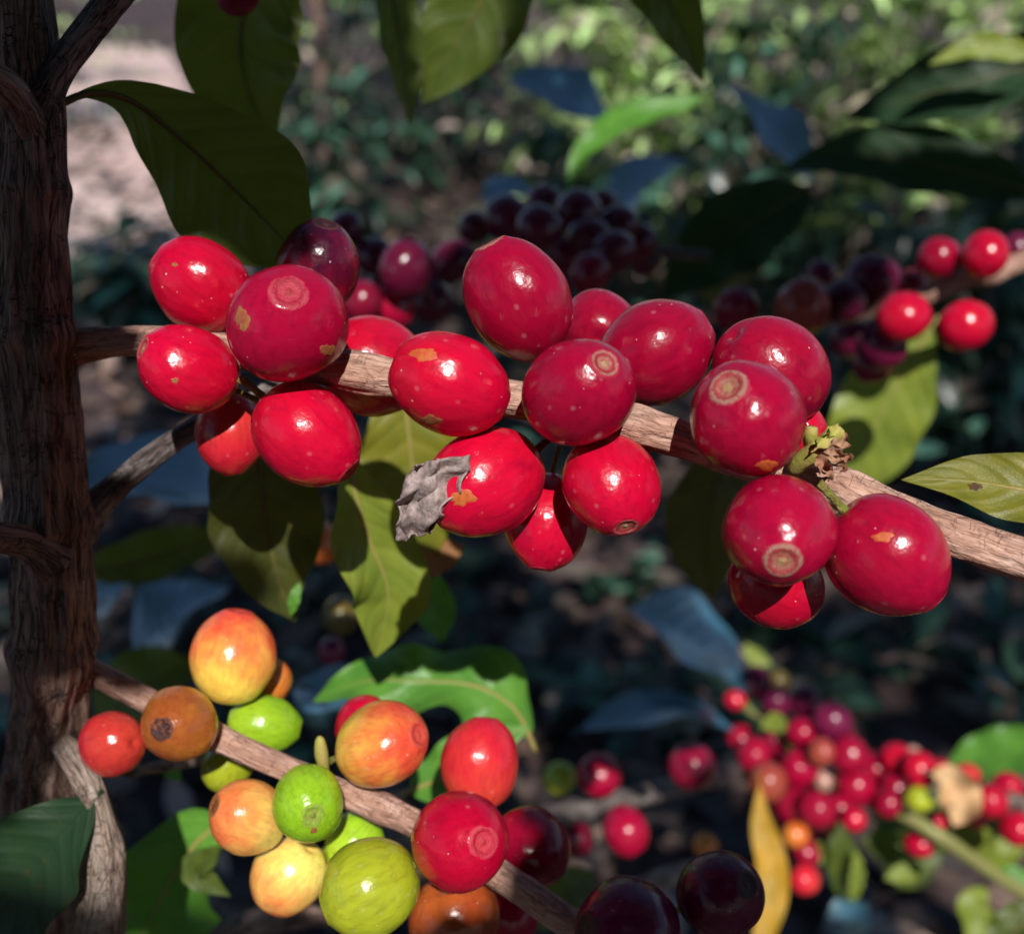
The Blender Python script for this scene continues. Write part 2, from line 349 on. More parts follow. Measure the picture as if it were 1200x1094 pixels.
# --- coffee cherry: unit fruit, stalk at -Z, flower scar at +Z
def cherry_profile(th):
    rr = math.sin(th) ** 0.93; z = math.cos(th)
    z = math.copysign(abs(z) ** 1.06, z)
    return rr, z
def dent(r, z):
    if z > 0:
        return 0.026 * math.exp(-((r - 0.30) / 0.07) ** 2) - 0.060 * math.exp(-(r / 0.19) ** 2)
    return 0.09 * math.exp(-(r / 0.17) ** 2)
def cherry_mesh(seed, seg=56, rings=40):
    vs, fs = [], []
    def wob(d):
        return 1 + 0.060 * noise.noise(d * 0.9 + Vector((seed * 7.3, 0, 0))) + 0.016 * noise.noise(d * 2.4 + Vector((0, seed * 5.1, 0)))
    two = random.Random(seed).uniform(0.02, 0.045)
    for i in range(rings + 1):
        u = i / rings; th = PI * (u - 0.10 * math.sin(2 * PI * u) / PI * 0.9)
        r, z = cherry_profile(th)
        for j in range(seg):
            a = 2 * PI * j / seg
            k = 1 + two * math.cos(2 * a)
            v = Vector((r * math.cos(a) * k, r * math.sin(a) * k, z))
            v *= wob(v); v.z += dent(r, z)
            vs.append(v)
    for i in range(rings):
        for j in range(seg):
            a, b = i * seg + j, i * seg + (j + 1) % seg
            fs.append((a, a + seg, b + seg, b))
    return mesh_from('cherry_%d' % seed, vs, fs), wob, two
def scar_mesh(seed, wob, two, R=0.27):
    vs, fs = [], []; seg, rings = 40, 12
    rg = random.Random(seed)
    for i in range(rings + 1):
        for j in range(seg):
            a = 2 * PI * j / seg
            edge = R * (1 + 0.24 * noise.noise(Vector((math.cos(a) * 1.6, math.sin(a) * 1.6, seed * 3.3))) + 0.10 * noise.noise(Vector((math.cos(a) * 5, math.sin(a) * 6, seed))))
            r = edge * max(i / rings, 0.001)
            th = math.asin(min(1, r ** (1 / 0.93)))
            z = math.cos(th) ** 1.06
            k = 1 + two * math.cos(2 * a)
            v = Vector((r * math.cos(a) * k, r * math.sin(a) * k, z)); v *= wob(v); v.z += dent(r, z)
            e = i / rings
            v.z += 0.007 * (1 - e ** 6) - 0.004 * e ** 6
            v.z += 0.035 * math.exp(-(r / 0.06) ** 2) + 0.012 * math.exp(-((r - 0.23) / 0.025) ** 2) + 0.006 * noise.noise(v * 14)
            vs.append(v)
    for i in range(rings):
        for j in range(seg):
            a, b = i * seg + j, i * seg + (j + 1) % seg
            fs.append((a, a + seg, b + seg, b))
    return mesh_from('scar_%d' % seed, vs, fs)
VAR = []
for k in range(6):
    me, wob, two = cherry_mesh(k + 1); me.materials.append(M['cherry'])
    VAR.append((me, {}, wob, two))
SMALL = []
for k in range(3):
    me, _, _ = cherry_mesh(k + 11, 28, 20); me.materials.append(M['cherry']); SMALL.append(me)
STALK = tube_mesh('stalk', [Vector((0, 0, -0.84)), Vector((0.01, 0, -1.0)), Vector((0.05, 0.02, -1.3)), Vector((0.08, 0.05, -1.55))], [0.13, 0.09, 0.075, 0.09], seg=12, n=4)
STALK.materials.append(M['stalk'])
PAL = {  # base (flower-scar end), tint (stalk end)
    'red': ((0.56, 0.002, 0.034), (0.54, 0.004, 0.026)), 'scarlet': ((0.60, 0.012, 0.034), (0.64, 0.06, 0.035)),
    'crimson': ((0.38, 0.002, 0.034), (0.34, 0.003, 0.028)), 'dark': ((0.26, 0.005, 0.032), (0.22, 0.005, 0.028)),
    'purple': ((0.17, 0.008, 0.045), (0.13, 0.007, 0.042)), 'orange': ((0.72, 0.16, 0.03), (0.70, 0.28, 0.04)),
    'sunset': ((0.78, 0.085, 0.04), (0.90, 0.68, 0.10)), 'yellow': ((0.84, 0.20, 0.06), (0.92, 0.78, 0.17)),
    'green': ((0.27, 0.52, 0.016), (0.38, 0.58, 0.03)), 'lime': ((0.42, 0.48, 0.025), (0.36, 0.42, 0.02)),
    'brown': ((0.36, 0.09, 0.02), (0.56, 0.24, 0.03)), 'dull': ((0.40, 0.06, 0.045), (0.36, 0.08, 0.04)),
    'olive': ((0.12, 0.10, 0.02), (0.16, 0.10, 0.02)), 'plum': ((0.135, 0.005, 0.030), (0.105, 0.005, 0.030)), 'halfdark': ((0.045, 0.004, 0.020), (0.46, 0.004, 0.030)), 'ember': ((0.40, 0.05, 0.02), (0.46, 0.10, 0.02)), 'pinkish': ((0.52, 0.22, 0.18), (0.5, 0.3, 0.22)),  # dark plum, half dark and darkened orange: shade painted into the skin
}
rng = random.Random(5)
def relax(specs):
    """push overlapping cherries apart along their own sight lines, keeping who is in front"""
    ds = [s[4] for s in specs]
    for it in range(80):
        for i in range(len(specs)):
            for j in range(i):
                a, b = specs[i], specs[j]
                ra = a[2] * (1 + a[3]) / 2 * ds[i] / F; rb = b[2] * (1 + b[3]) / 2 * ds[j] / F
                pa, pb = P(a[0], a[1], ds[i]), P(b[0], b[1], ds[j])
                gap = (ra + rb) * 0.95 - (pa - pb).length
                if gap > 0:
                    s = gap * 0.35 * (1 if ds[i] >= ds[j] else -1)
                    ds[i] += s; ds[j] -= s
    return ds
def cherries(specs, group, near=True, litr=1.1):
    """spec: px, py, half width px, length ratio, depth, axis (dx,dy,dz), palette, scar, lit, label"""
    ds = relax(specs)
    for s, d in zip(specs, ds):
        px, py, r, el, _, ax, pal, scar, lit, label = s
        k = rng.randrange(6); var = VAR[k]
        rw = r * d / F
        me = var[0] if near else SMALL[k % 3]
        o = link('coffee_cherry', me)
        o.location = P(px, py, d)
        z = camdir(*ax)
        o.rotation_mode = 'QUATERNION'
        o.rotation_quaternion = z.to_track_quat('Z', 'Y') @ Quaternion((0, 0, 1), rng.uniform(0, 2 * PI))
        o.scale = (rw, rw, rw * el)
        b, t = PAL[pal]; f = rng.uniform(0.85, 1.12)
        o.color = (b[0] * f, b[1] * f, b[2] * f, 1); o['tint'] = (t[0] * f, t[1] * f, t[2] * f)
        tag(o, label, 'coffee cherry', group)
        if near: NEAR.append((px, py, o))
        if near:
            if scar not in var[1]:
                sm = scar_mesh(k + 1, var[2], var[3], 0.335 if scar in ('red', 'dark', 'green', 'small') else 0.40); sm.materials.append(M['scar_' + scar]); var[1][scar] = sm
            c = link('flower_scar', var[1][scar], None, o); c.color = o.color
            if ax[2] > 0: link('stalk', STALK, None, o)
        if lit: window(P(px, py, d), rw * (el + 1) / 2 * (litr if lit is True else lit))
# ------------------------------------------------------------------ the coffee tree at hand
base = P(66, 1300, 0.215); 
tree = link('coffee_tree', None); tree.location = (base.x, base.y + 0.02, 0)
tag(tree, 'dark furrowed coffee trunk with side branches that carry the large cherries', 'coffee tree')
def tpart(o):
    o.parent = tree; o.matrix_parent_inverse = Matrix.Translation(-Vector(tree.location)); return o
G = Vector((base.x - 0.004, base.y + 0.02, -0.02))
tp = [(8, -160, .156, 30), (24, -20, .157, 34), (34, 120, .159, 38), (38, 250, .161, 39), (42, 390, .164, 44), (50, 500, .167, 43), (58, 620, .171, 42), (64, 760, .176, 42), (54, 900, .196, 46), (48, 1060, .212, 50), (46, 1300, .235, 55)]
pts = [P(x, y, d) for x, y, d, h in tp]; rads = [h * d / F for x, y, d, h in tp]
pts += [(pts[-1] * 0.6 + G * 0.4), (pts[-1] * 0.25 + G * 0.75), G]; rads += [.0105, .013, .018]
tpart(link('trunk', tube_mesh('trunk', pts, rads, seg=96, n=34, amp=0.17, seed=3.1, freq=1.7, knots=((.215, .010, .14), (.31, .010, .16), (.455, .010, .14), (.54, .010, .18))), M['bark']))
MB = [(30, 420, .167, 26), (80, 408, .167, 23), (130, 400, .166, 19), (200, 402, .165, 18), (300, 415, .162, 19), (420, 436, .158, 21), (520, 452, .156, 21), (600, 468, .154, 21), (690, 486, .152, 20), (770, 506, .150, 22), (860, 535, .149, 23), (980, 574, .147, 24), (1090, 618, .144, 24), (1200, 656, .141, 25), (1330, 705, .138, 26)]
tpart(px_tube('fruiting_branch', MB, M['bark_branch'], seg=40, n=20, amp=0.15, seed=8.2, freq=1.6, knots=((.36, .02, .15), (.62, .018, .18), (.795, .018, .15))))
LB = [(60, 770, .184, 22), (110, 788, .183, 16), (180, 824, .181, 14), (250, 861, .179, 15), (320, 893, .177, 15), (400, 928, .176, 15), (480, 962, .174, 16), (560, 1008, .172, 17), (640, 1062, .170, 18), (720, 1118, .168, 18), (820, 1190, .166, 18)]
tpart(px_tube('fruiting_branch', LB, M['bark_branch'], seg=28, n=14, amp=0.12, seed=2.4, freq=1.2, knots=((.30, .02, .16), (.56, .02, .2))))
tpart(px_tube('side_branch', [(40, 130, .158, 26), (68, 84, .157, 19), (100, 40, .156, 17), (140, -10, .155, 17), (190, -70, .154, 16)], M['bark_grey'], seg=32, n=14, amp=0.12, seed=4.4))
tpart(px_tube('side_branch', [(85, 620, .175, 30), (118, 585, .176, 18), (165, 545, .178, 14), (220, 507, .181, 12), (300, 462, .186, 11), (400, 410, .192, 12)], M['bark_grey'], seg=32, n=14, amp=0.14, seed=6.4))
tpart(px_tube('side_branch', [(62, 660, .168, 28), (30, 636, .164, 20), (-10, 628, .160, 18), (-70, 615, .157, 18)], M['bark'], seg=32, n=14, amp=0.14, seed=1.4))
tpart(px_tube('side_branch', [(40, 160, .158, 24), (14, 110, .153, 20), (-20, 82, .149, 18), (-70, 60, .146, 18)], M['bark'], seg=32, n=14, amp=0.14, seed=9.4))
tpart(px_tube('pale_sucker', [(52, 850, .192, 12), (80, 880, .182, 16), (101, 914, .178, 17), (116, 950, .178, 14), (122, 1000, .179, 22), (118, 1060, .182, 27), (112, 1140, .186, 30), (100, 1260, .195, 32)], M['bark_pale'], seg=32, n=16, amp=0.2, seed=5.9))
tpart(px_tube('side_branch', [(470, 1050, .30, 14), (400, 1062, .29, 18), (320, 1076, .28, 18), (240, 1110, .27, 18), (150, 1180, .25, 18)], M['bark'], seg=24, n=10, amp=0.1, seed=7.7))
tpart(px_tube('bud', [(381, 905, .1745, 5), (377, 885, .173, 8), (375, 868, .172, 6), (374, 862, .172, 2)], M['petal_green'], seg=12, n=5))
tpart(px_tube('side_branch', [(150, 905, .20, 6), (210, 893, .215, 8), (270, 878, .23, 8), (330, 850, .25, 8)], M['bark'], seg=16, n=8, amp=0.1, seed=3.7))
# ------------------------------------------------------------------ cherries on the two near branches
UB = 'large ripe cherries on the upper branch'
upper = [
 (235, 334, 51, 1.20, .163, (-.62, -.42, .15), 'red', 'red', 1, 'plain red cherry above the bare brown stretch of branch, below the drooping leaf'),
 (221, 432, 51, 1.16, .157, (-.70, -.34, .55), 'red', 'small', 1, 'round red cherry with ringed scar facing the trunk and one white dot'),
 (337, 380, 69, 1.03, .149, (.20, -.40, .88), 'crimson', 'red', 1, 'biggest cherry by the trunk, raised ring scar, purple underside and tan patches'),
 (372, 314, 50, 1.14, .168, (.25, -.78, .45), 'halfdark', 'dark', 0, 'half shaded purple red cherry peeping over the big ring-scarred one'),
 (360, 510, 59, 1.16, .156, (.72, .62, .12), 'red', 'red', 1, 'bright red oval cherry lowest in the cluster by the trunk'),
 (270, 506, 40, 1.22, .170, (.08, .95, -.1), 'scarlet', 'red', 1, 'orange red cherry half shaded and tucked behind two brighter ones'),
 (440, 430, 58, 1.15, .170, (.80, .15, -.5), 'red', 'red', 1, 'red cherry lying behind the branch, crossed by brown bark'),
 (527, 450, 61, 1.19, .147, (.90, .36, -.12), 'red', 'red', 1, 'red oval cherry with an orange patch on its upper shoulder'),
 (606, 351, 60, 1.24, .151, (-.42, -.82, .25), 'crimson', 'pale', 1, 'upright egg shaped cherry topmost on the branch with scar at its crown'),
 (704, 388, 48, 1.04, .170, (.1, -.3, -.9), 'crimson', 'red', 1, 'mostly hidden cherry between the upright egg shaped one and its neighbour'),
 (769, 412, 62, 1.12, .158, (.86, -.46, .05), 'crimson', 'small', 1, 'pinkish red cherry above the branch with scar edge turned sideways'),
 (679, 460, 63, 1.14, .141, (.36, -.42, .83), 'crimson', 'small', 1, 'front cherry in the middle cluster with a pale round scar facing out'),
 (568, 565, 62, 1.17, .147, (-.78, .48, .22), 'red', 'red', 1, 'red cherry touching the grey withered scrap, orange patch beside its scar'),
 (640, 610, 49, 1.20, .160, (-.12, .92, .20), 'red', 'red', 1, 'red cherry hanging low and half shadowed between two brighter ones'),
 (717, 568, 57, 1.09, .147, (.20, .74, .55), 'red', 'small', 1, 'squarish red cherry below the branch with brown scar at its base'),
 (903, 436, 63, 1.14, .154, (.65, .55, -.35), 'crimson', 'red', 1, 'scarless crimson cherry behind the one with the big beige scar'),
 (875, 491, 69, 1.02, .138, (-.46, -.50, .72), 'crimson', 'pale', 1, 'large cherry with the biggest beige scar on its upper shoulder'),
 (936, 506, 33, 1.05, .158, (.3, -.4, -.8), 'red', 'red', 1, 'sliver of a red cherry behind the withered flower remains'),
 (912, 622, 65, 1.10, .135, (-.14, .42, .88), 'crimson', 'pale', 1, 'crimson cherry with beige target-like scar and yellowish centre pointing downward'),
 (1040, 651, 68, 1.11, .139, (.66, .70, .06), 'crimson', 'pale', 1, 'large crimson cherry overlapping the bare outer branch, scar at its lower edge'),
 (908, 684, 50, 1.20, .152, (.85, .35, -.4), 'red', 'red', 1, 'shadowed red cherry under the one with the yellowish scar centre'),
]
NEAR = []
cherries(upper, UB)
LG = 'ripening cherries on the lower branch'
lower = [
 (132, 871, 38, 1.08, .178, (-.75, .15, -.5), 'scarlet', 'red', 1, 'small plain red cherry beside the pale stem at the lower branch'),
 (210, 848, 44, 1.02, .172, (-.16, -.10, .98), 'brown', 'dark', 0, 'brown orange shaded cherry with a dark scar in front of the branch'),
 (273, 771, 49, 1.12, .184, (.10, -.90, -.05), 'sunset', 'red', 1, 'big orange cherry with yellow belly standing above the lower branch'),
 (312, 799, 29, 1.05, .196, (.5, -.4, -.7), 'orange', 'red', 1, 'orange cherry mostly hidden behind the yellow bellied one'),
 (309, 848, 33, 1.32, .188, (.92, .18, -.2), 'green', 'green', 1, 'bright green oval cherry just above the lower branch'),
 (266, 897, 30, 1.05, .194, (-.3, .8, -.4), 'lime', 'green', 0, 'yellow green cherry in shade under the lower branch'),
 (291, 957, 42, 1.12, .174, (-.66, -.42, .52), 'yellow', 'corky', 1, 'peach yellow cherry with reddish scar under the lower branch'),
 (361, 941, 43, 1.08, .165, (.30, .02, .95), 'green', 'green', 1, 'round bright green cherry with its dotted scar facing out'),
 (338, 1026, 42, 1.14, .181, (-.55, .75, -.2), 'yellow', 'red', 1, 'orange yellow cherry hanging beneath the round green one'),
 (416, 984, 34, 1.05, .184, (.5, -.3, -.7), 'green', 'green', 1, 'green cherry half hidden above the large yellow green one'),
 (394, 1022, 34, 1.05, .190, (-.6, .2, -.6), 'lime', 'green', 1, 'sliver of yellow green cherry behind the large yellow green one'),
 (433, 1039, 55, 1.08, .163, (-.85, .35, .2), 'lime', 'corky', 1, 'large yellow green cherry at the bottom of the lower cluster'),
 (447, 872, 50, 1.16, .172, (.76, -.30, .45), 'sunset', 'red', 1, 'orange cherry with red streaks and scar above the lower branch'),
 (428, 852, 36, 1.05, .188, (-.4, -.6, -.6), 'red', 'red', 0, 'red rim of a cherry behind the red streaked orange one'),
 (563, 894, 45, 1.18, .186, (.12, -.95, -.15), 'scarlet', 'red', 1, 'upright salmon red cherry against the wavy green leaf'),
 (537, 985, 56, 1.13, .162, (.48, -.26, .82), 'red', 'red', 1, 'glossy red cherry with ringed scar covering the lower branch'),
 (622, 992, 45, 1.08, .180, (.85, .2, -.35), 'crimson', 'dark', 0, 'dark red shaded cherry next to the glossy ring-scarred one'),
 (532, 1078, 53, 1.04, .178, (.2, .8, -.4), 'ember', 'red', 0, 'shaded orange cherry cut by the picture edge under the glossy red one'),
 (594, 1068, 38, 1.05, .192, (.5, .6, -.5), 'crimson', 'dark', 0, 'dim maroon cherry below the branch beside the shaded orange one'),
 (735, 1092, 61, 1.05, .160, (-.70, -.25, .45), 'purple', 'dark', 0, 'dark purple wide cherry cut by the bottom picture edge'),
 (843, 1049, 50, 1.07, .166, (.46, -.50, .72), 'purple', 'dark', 0, 'dark purple upright cherry with its scar visible beside the yellow leaf'),
]
cherries(lower, LG)
# ------------------------------------------------------------------ clusters further back
def axr(): return (rng.uniform(-1, 1), rng.uniform(-1, 1), rng.uniform(-.8, .8))
def far(rows, group, lit_r=1.2):
    out = []
    for px, py, r, d, pal, lit, label in rows:
        out.append((px, py, r, rng.uniform(1.02, 1.12), d, axr(), pal, 'dark', lit, label))
    cherries(out, group, near=False, litr=lit_r)
DK = 'dark shaded cherries of the cluster behind'
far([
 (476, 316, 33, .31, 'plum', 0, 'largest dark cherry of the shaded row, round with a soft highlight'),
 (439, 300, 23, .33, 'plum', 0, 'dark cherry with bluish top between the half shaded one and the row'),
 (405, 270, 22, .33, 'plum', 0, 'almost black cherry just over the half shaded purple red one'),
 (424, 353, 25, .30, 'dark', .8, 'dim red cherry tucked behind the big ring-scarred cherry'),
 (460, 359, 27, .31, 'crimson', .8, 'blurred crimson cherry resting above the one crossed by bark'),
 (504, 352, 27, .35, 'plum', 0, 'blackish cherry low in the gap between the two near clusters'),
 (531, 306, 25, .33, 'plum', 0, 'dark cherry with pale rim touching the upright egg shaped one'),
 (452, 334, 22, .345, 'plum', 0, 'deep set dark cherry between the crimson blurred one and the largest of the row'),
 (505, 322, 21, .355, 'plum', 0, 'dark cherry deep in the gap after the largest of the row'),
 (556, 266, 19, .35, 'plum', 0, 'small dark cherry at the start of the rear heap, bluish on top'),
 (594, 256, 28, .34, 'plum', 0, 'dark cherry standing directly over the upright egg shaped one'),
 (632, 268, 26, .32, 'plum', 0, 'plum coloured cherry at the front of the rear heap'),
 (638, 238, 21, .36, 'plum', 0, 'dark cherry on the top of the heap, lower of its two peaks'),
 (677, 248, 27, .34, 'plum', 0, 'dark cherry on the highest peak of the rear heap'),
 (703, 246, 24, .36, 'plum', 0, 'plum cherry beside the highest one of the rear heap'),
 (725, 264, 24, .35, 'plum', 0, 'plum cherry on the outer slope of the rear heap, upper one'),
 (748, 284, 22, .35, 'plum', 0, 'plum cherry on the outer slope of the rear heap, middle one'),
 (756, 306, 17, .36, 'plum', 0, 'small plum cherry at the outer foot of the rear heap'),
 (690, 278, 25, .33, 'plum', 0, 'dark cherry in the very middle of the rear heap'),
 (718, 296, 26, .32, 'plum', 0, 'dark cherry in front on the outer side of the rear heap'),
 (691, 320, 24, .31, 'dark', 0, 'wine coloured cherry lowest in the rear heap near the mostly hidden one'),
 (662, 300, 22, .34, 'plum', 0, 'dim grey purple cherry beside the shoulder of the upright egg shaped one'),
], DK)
RG = 'cherries of the cluster on the pinkish twig'
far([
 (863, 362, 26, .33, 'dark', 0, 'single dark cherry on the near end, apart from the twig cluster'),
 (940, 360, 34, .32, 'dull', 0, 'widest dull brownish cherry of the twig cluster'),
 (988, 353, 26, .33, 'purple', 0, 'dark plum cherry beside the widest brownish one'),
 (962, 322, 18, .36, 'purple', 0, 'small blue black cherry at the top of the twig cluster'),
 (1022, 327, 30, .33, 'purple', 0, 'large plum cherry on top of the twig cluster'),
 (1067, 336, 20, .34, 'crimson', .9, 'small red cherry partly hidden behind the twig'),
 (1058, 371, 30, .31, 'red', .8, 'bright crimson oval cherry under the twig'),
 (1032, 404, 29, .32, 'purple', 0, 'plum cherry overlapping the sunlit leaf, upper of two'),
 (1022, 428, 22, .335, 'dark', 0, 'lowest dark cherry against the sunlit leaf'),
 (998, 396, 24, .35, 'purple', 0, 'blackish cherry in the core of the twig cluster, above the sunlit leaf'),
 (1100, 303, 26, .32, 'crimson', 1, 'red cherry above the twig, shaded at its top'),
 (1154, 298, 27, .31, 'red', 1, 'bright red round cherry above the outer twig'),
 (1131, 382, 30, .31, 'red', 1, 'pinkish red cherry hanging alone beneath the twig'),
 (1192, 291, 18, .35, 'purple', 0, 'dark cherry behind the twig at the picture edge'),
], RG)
SG = 'small blurred cherries on the drooping rear branch'
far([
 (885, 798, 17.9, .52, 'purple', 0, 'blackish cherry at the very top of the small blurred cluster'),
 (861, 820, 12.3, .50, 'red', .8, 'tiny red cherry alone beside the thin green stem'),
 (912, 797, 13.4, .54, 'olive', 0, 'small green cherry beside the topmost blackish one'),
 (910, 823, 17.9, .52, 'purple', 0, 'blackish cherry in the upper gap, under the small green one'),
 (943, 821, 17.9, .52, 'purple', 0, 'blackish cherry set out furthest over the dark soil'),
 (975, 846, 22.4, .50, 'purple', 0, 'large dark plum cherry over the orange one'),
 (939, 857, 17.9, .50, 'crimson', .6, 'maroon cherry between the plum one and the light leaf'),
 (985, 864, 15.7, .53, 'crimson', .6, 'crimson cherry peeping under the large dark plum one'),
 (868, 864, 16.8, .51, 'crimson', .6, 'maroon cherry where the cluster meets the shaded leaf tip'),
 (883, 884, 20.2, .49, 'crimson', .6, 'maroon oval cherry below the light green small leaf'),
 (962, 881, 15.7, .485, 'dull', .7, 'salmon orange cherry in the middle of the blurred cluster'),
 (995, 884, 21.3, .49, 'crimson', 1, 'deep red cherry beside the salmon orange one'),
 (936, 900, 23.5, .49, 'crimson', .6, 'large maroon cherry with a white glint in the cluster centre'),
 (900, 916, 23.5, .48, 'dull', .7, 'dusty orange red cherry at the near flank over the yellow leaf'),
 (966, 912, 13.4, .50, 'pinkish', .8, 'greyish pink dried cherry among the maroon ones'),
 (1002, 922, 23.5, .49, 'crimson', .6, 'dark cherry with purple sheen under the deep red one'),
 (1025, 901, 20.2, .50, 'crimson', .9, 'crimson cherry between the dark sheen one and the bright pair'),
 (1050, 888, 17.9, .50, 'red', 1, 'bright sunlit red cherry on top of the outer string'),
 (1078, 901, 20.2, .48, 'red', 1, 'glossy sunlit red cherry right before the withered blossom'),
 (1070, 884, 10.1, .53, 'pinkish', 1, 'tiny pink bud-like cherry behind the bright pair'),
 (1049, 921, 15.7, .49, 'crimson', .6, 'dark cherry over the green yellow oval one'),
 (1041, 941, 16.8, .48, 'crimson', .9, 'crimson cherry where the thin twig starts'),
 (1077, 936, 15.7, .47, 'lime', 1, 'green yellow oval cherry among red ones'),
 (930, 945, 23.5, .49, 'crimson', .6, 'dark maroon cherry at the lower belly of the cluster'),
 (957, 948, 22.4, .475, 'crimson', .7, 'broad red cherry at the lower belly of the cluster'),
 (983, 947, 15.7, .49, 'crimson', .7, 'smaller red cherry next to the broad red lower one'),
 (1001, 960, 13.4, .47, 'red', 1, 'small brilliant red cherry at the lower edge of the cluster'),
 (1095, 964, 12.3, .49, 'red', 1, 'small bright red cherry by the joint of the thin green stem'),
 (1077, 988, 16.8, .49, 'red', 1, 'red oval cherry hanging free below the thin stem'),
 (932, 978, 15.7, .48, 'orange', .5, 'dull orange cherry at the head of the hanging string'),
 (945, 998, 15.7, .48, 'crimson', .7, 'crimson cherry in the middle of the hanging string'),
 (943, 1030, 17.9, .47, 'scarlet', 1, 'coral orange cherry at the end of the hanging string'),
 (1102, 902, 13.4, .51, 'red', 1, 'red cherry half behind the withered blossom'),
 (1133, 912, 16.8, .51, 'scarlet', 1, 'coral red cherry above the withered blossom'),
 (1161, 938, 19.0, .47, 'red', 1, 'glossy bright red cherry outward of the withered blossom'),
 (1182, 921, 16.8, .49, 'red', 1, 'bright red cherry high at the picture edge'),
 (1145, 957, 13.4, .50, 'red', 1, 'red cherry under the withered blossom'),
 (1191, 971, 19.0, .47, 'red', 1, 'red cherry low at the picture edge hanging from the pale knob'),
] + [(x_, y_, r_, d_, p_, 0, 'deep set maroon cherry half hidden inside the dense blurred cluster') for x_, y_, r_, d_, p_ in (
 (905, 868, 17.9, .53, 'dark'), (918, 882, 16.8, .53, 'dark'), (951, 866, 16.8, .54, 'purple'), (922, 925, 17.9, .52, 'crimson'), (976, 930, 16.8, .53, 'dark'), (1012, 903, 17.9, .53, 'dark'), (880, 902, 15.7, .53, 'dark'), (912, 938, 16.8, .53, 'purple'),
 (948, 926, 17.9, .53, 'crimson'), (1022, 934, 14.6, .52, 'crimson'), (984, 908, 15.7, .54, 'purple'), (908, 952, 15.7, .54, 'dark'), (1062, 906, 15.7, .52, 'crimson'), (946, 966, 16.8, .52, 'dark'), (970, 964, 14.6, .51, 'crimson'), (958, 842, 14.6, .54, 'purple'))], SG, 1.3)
far([
 (656, 911, 19, .40, 'lime', .8, 'pale yellow green cherry above the grey twig'),
 (702, 907, 25, .385, 'crimson', .9, 'crimson round cherry sitting on the grey twig'),
 (733, 973, 27, .37, 'crimson', .6, 'half shaded red cherry hanging under the grey twig'),
 (677, 983, 19, .40, 'dark', 0, 'brown dark cherry under the grey twig beside the near maroon one'),
 (810, 897, 27, .38, 'dark', 0, 'dark maroon cherry on the far end of the grey twig'),
 (826, 990, 14, .44, 'orange', 0, 'small orange pink cherry over the upright dark purple one'),
], 'cherries on the grey twig')
far([
 (374, 634, 26, .33, 'orange', 0, 'blurred orange cherry glowing between two hanging leaves'),
 (400, 720, 23, .34, 'olive', 0, 'dull olive brown cherry in shade under the striped leaf'),
 (388, 762, 16, .36, 'purple', 0, 'tiny blackish cherry in shade over the wavy leaf'),
 (440, 776, 9, .38, 'crimson', 1, 'tiny red cherry peeping over the wavy leaf edge'),
 (278, -9, 27, .188, 'dark', 0, 'dark red cherry cut by the top picture edge on a leaf'),
], 'single cherries hidden among leaves')
# ------------------------------------------------------------------ rear twigs
px_b = lambda nm, pts, mat, lab, **k: tag(px_tube(nm, pts, mat, **k), lab, "branch")
px_b('coffee_branch', [(1420, 232, .30, 12), (1290, 272, .31, 12), (1200, 306, .32, 12), (1130, 328, .325, 11), (1070, 350, .33, 10), (980, 372, .335, 9), (880, 378, .345, 8), (780, 360, .36, 7)], M['bark_branch'], 'pinkish brown twig that carries the plum and crimson cluster', seg=16, n=10, amp=.12, seed=2, knots=((.36, .03, .5), (.5, .03, .3)))
px_b('coffee_branch', [(420, 330, .35, 8), (480, 318, .35, 9), (560, 300, .35, 9), (650, 285, .35, 9), (730, 290, .35, 8), (830, 300, .36, 7)], M['bark_grey'], 'dark twig hidden inside the shaded rear heap of cherries', seg=14, n=8, amp=.1, seed=3)
px_b('coffee_branch', [(560, 990, .40, 10), (640, 958, .40, 12), (700, 943, .40, 13), (760, 930, .41, 12), (830, 912, .45, 12), (890, 902, .53, 9), (980, 908, .57, 7), (1040, 935, .56, 6)], M['bark_grey'], 'grey knotty twig running behind the lower cherries to the blurred cluster', seg=16, n=10, amp=.14, seed=4)
px_b('coffee_branch', [(700, 1075, .36, 10), (760, 1036, .37, 12), (812, 1018, .38, 11), (836, 1012, .40, 8), (850, 1008, .41, 3)], M['bark_pale'], 'pale twig end lit behind the two dark purple cherries', seg=14, n=8, amp=.14, seed=5)
px_b('coffee_twig', [(1040, 945, .49, 7), (1080, 966, .48, 9), (1110, 985, .475, 9), (1160, 1020, .46, 8), (1240, 1070, .44, 8), (1330, 1120, .42, 8)], M['green_stem'], 'thin green twig leaving the blurred cluster toward the picture corner', seg=12, n=8, amp=.06, seed=6)
px_b('coffee_twig', [(855, 770, .56, 4), (872, 800, .54, 5), (876, 830, .53, 5), (905, 845, .52, 6), (935, 880, .51, 6), (985, 910, .51, 6)], M['green_stem'], 'thin green stem rising over the blackish blurred cherries', seg=10, n=6)
px_b('coffee_twig', [(1090, 915, .50, 6), (1130, 935, .49, 7), (1185, 938, .48, 10), (1215, 945, .47, 9), (1290, 940, .46, 8)], M['bark_pale'], 'pale knobbed twig tip behind the withered blossom', seg=12, n=8, amp=.2, seed=7)
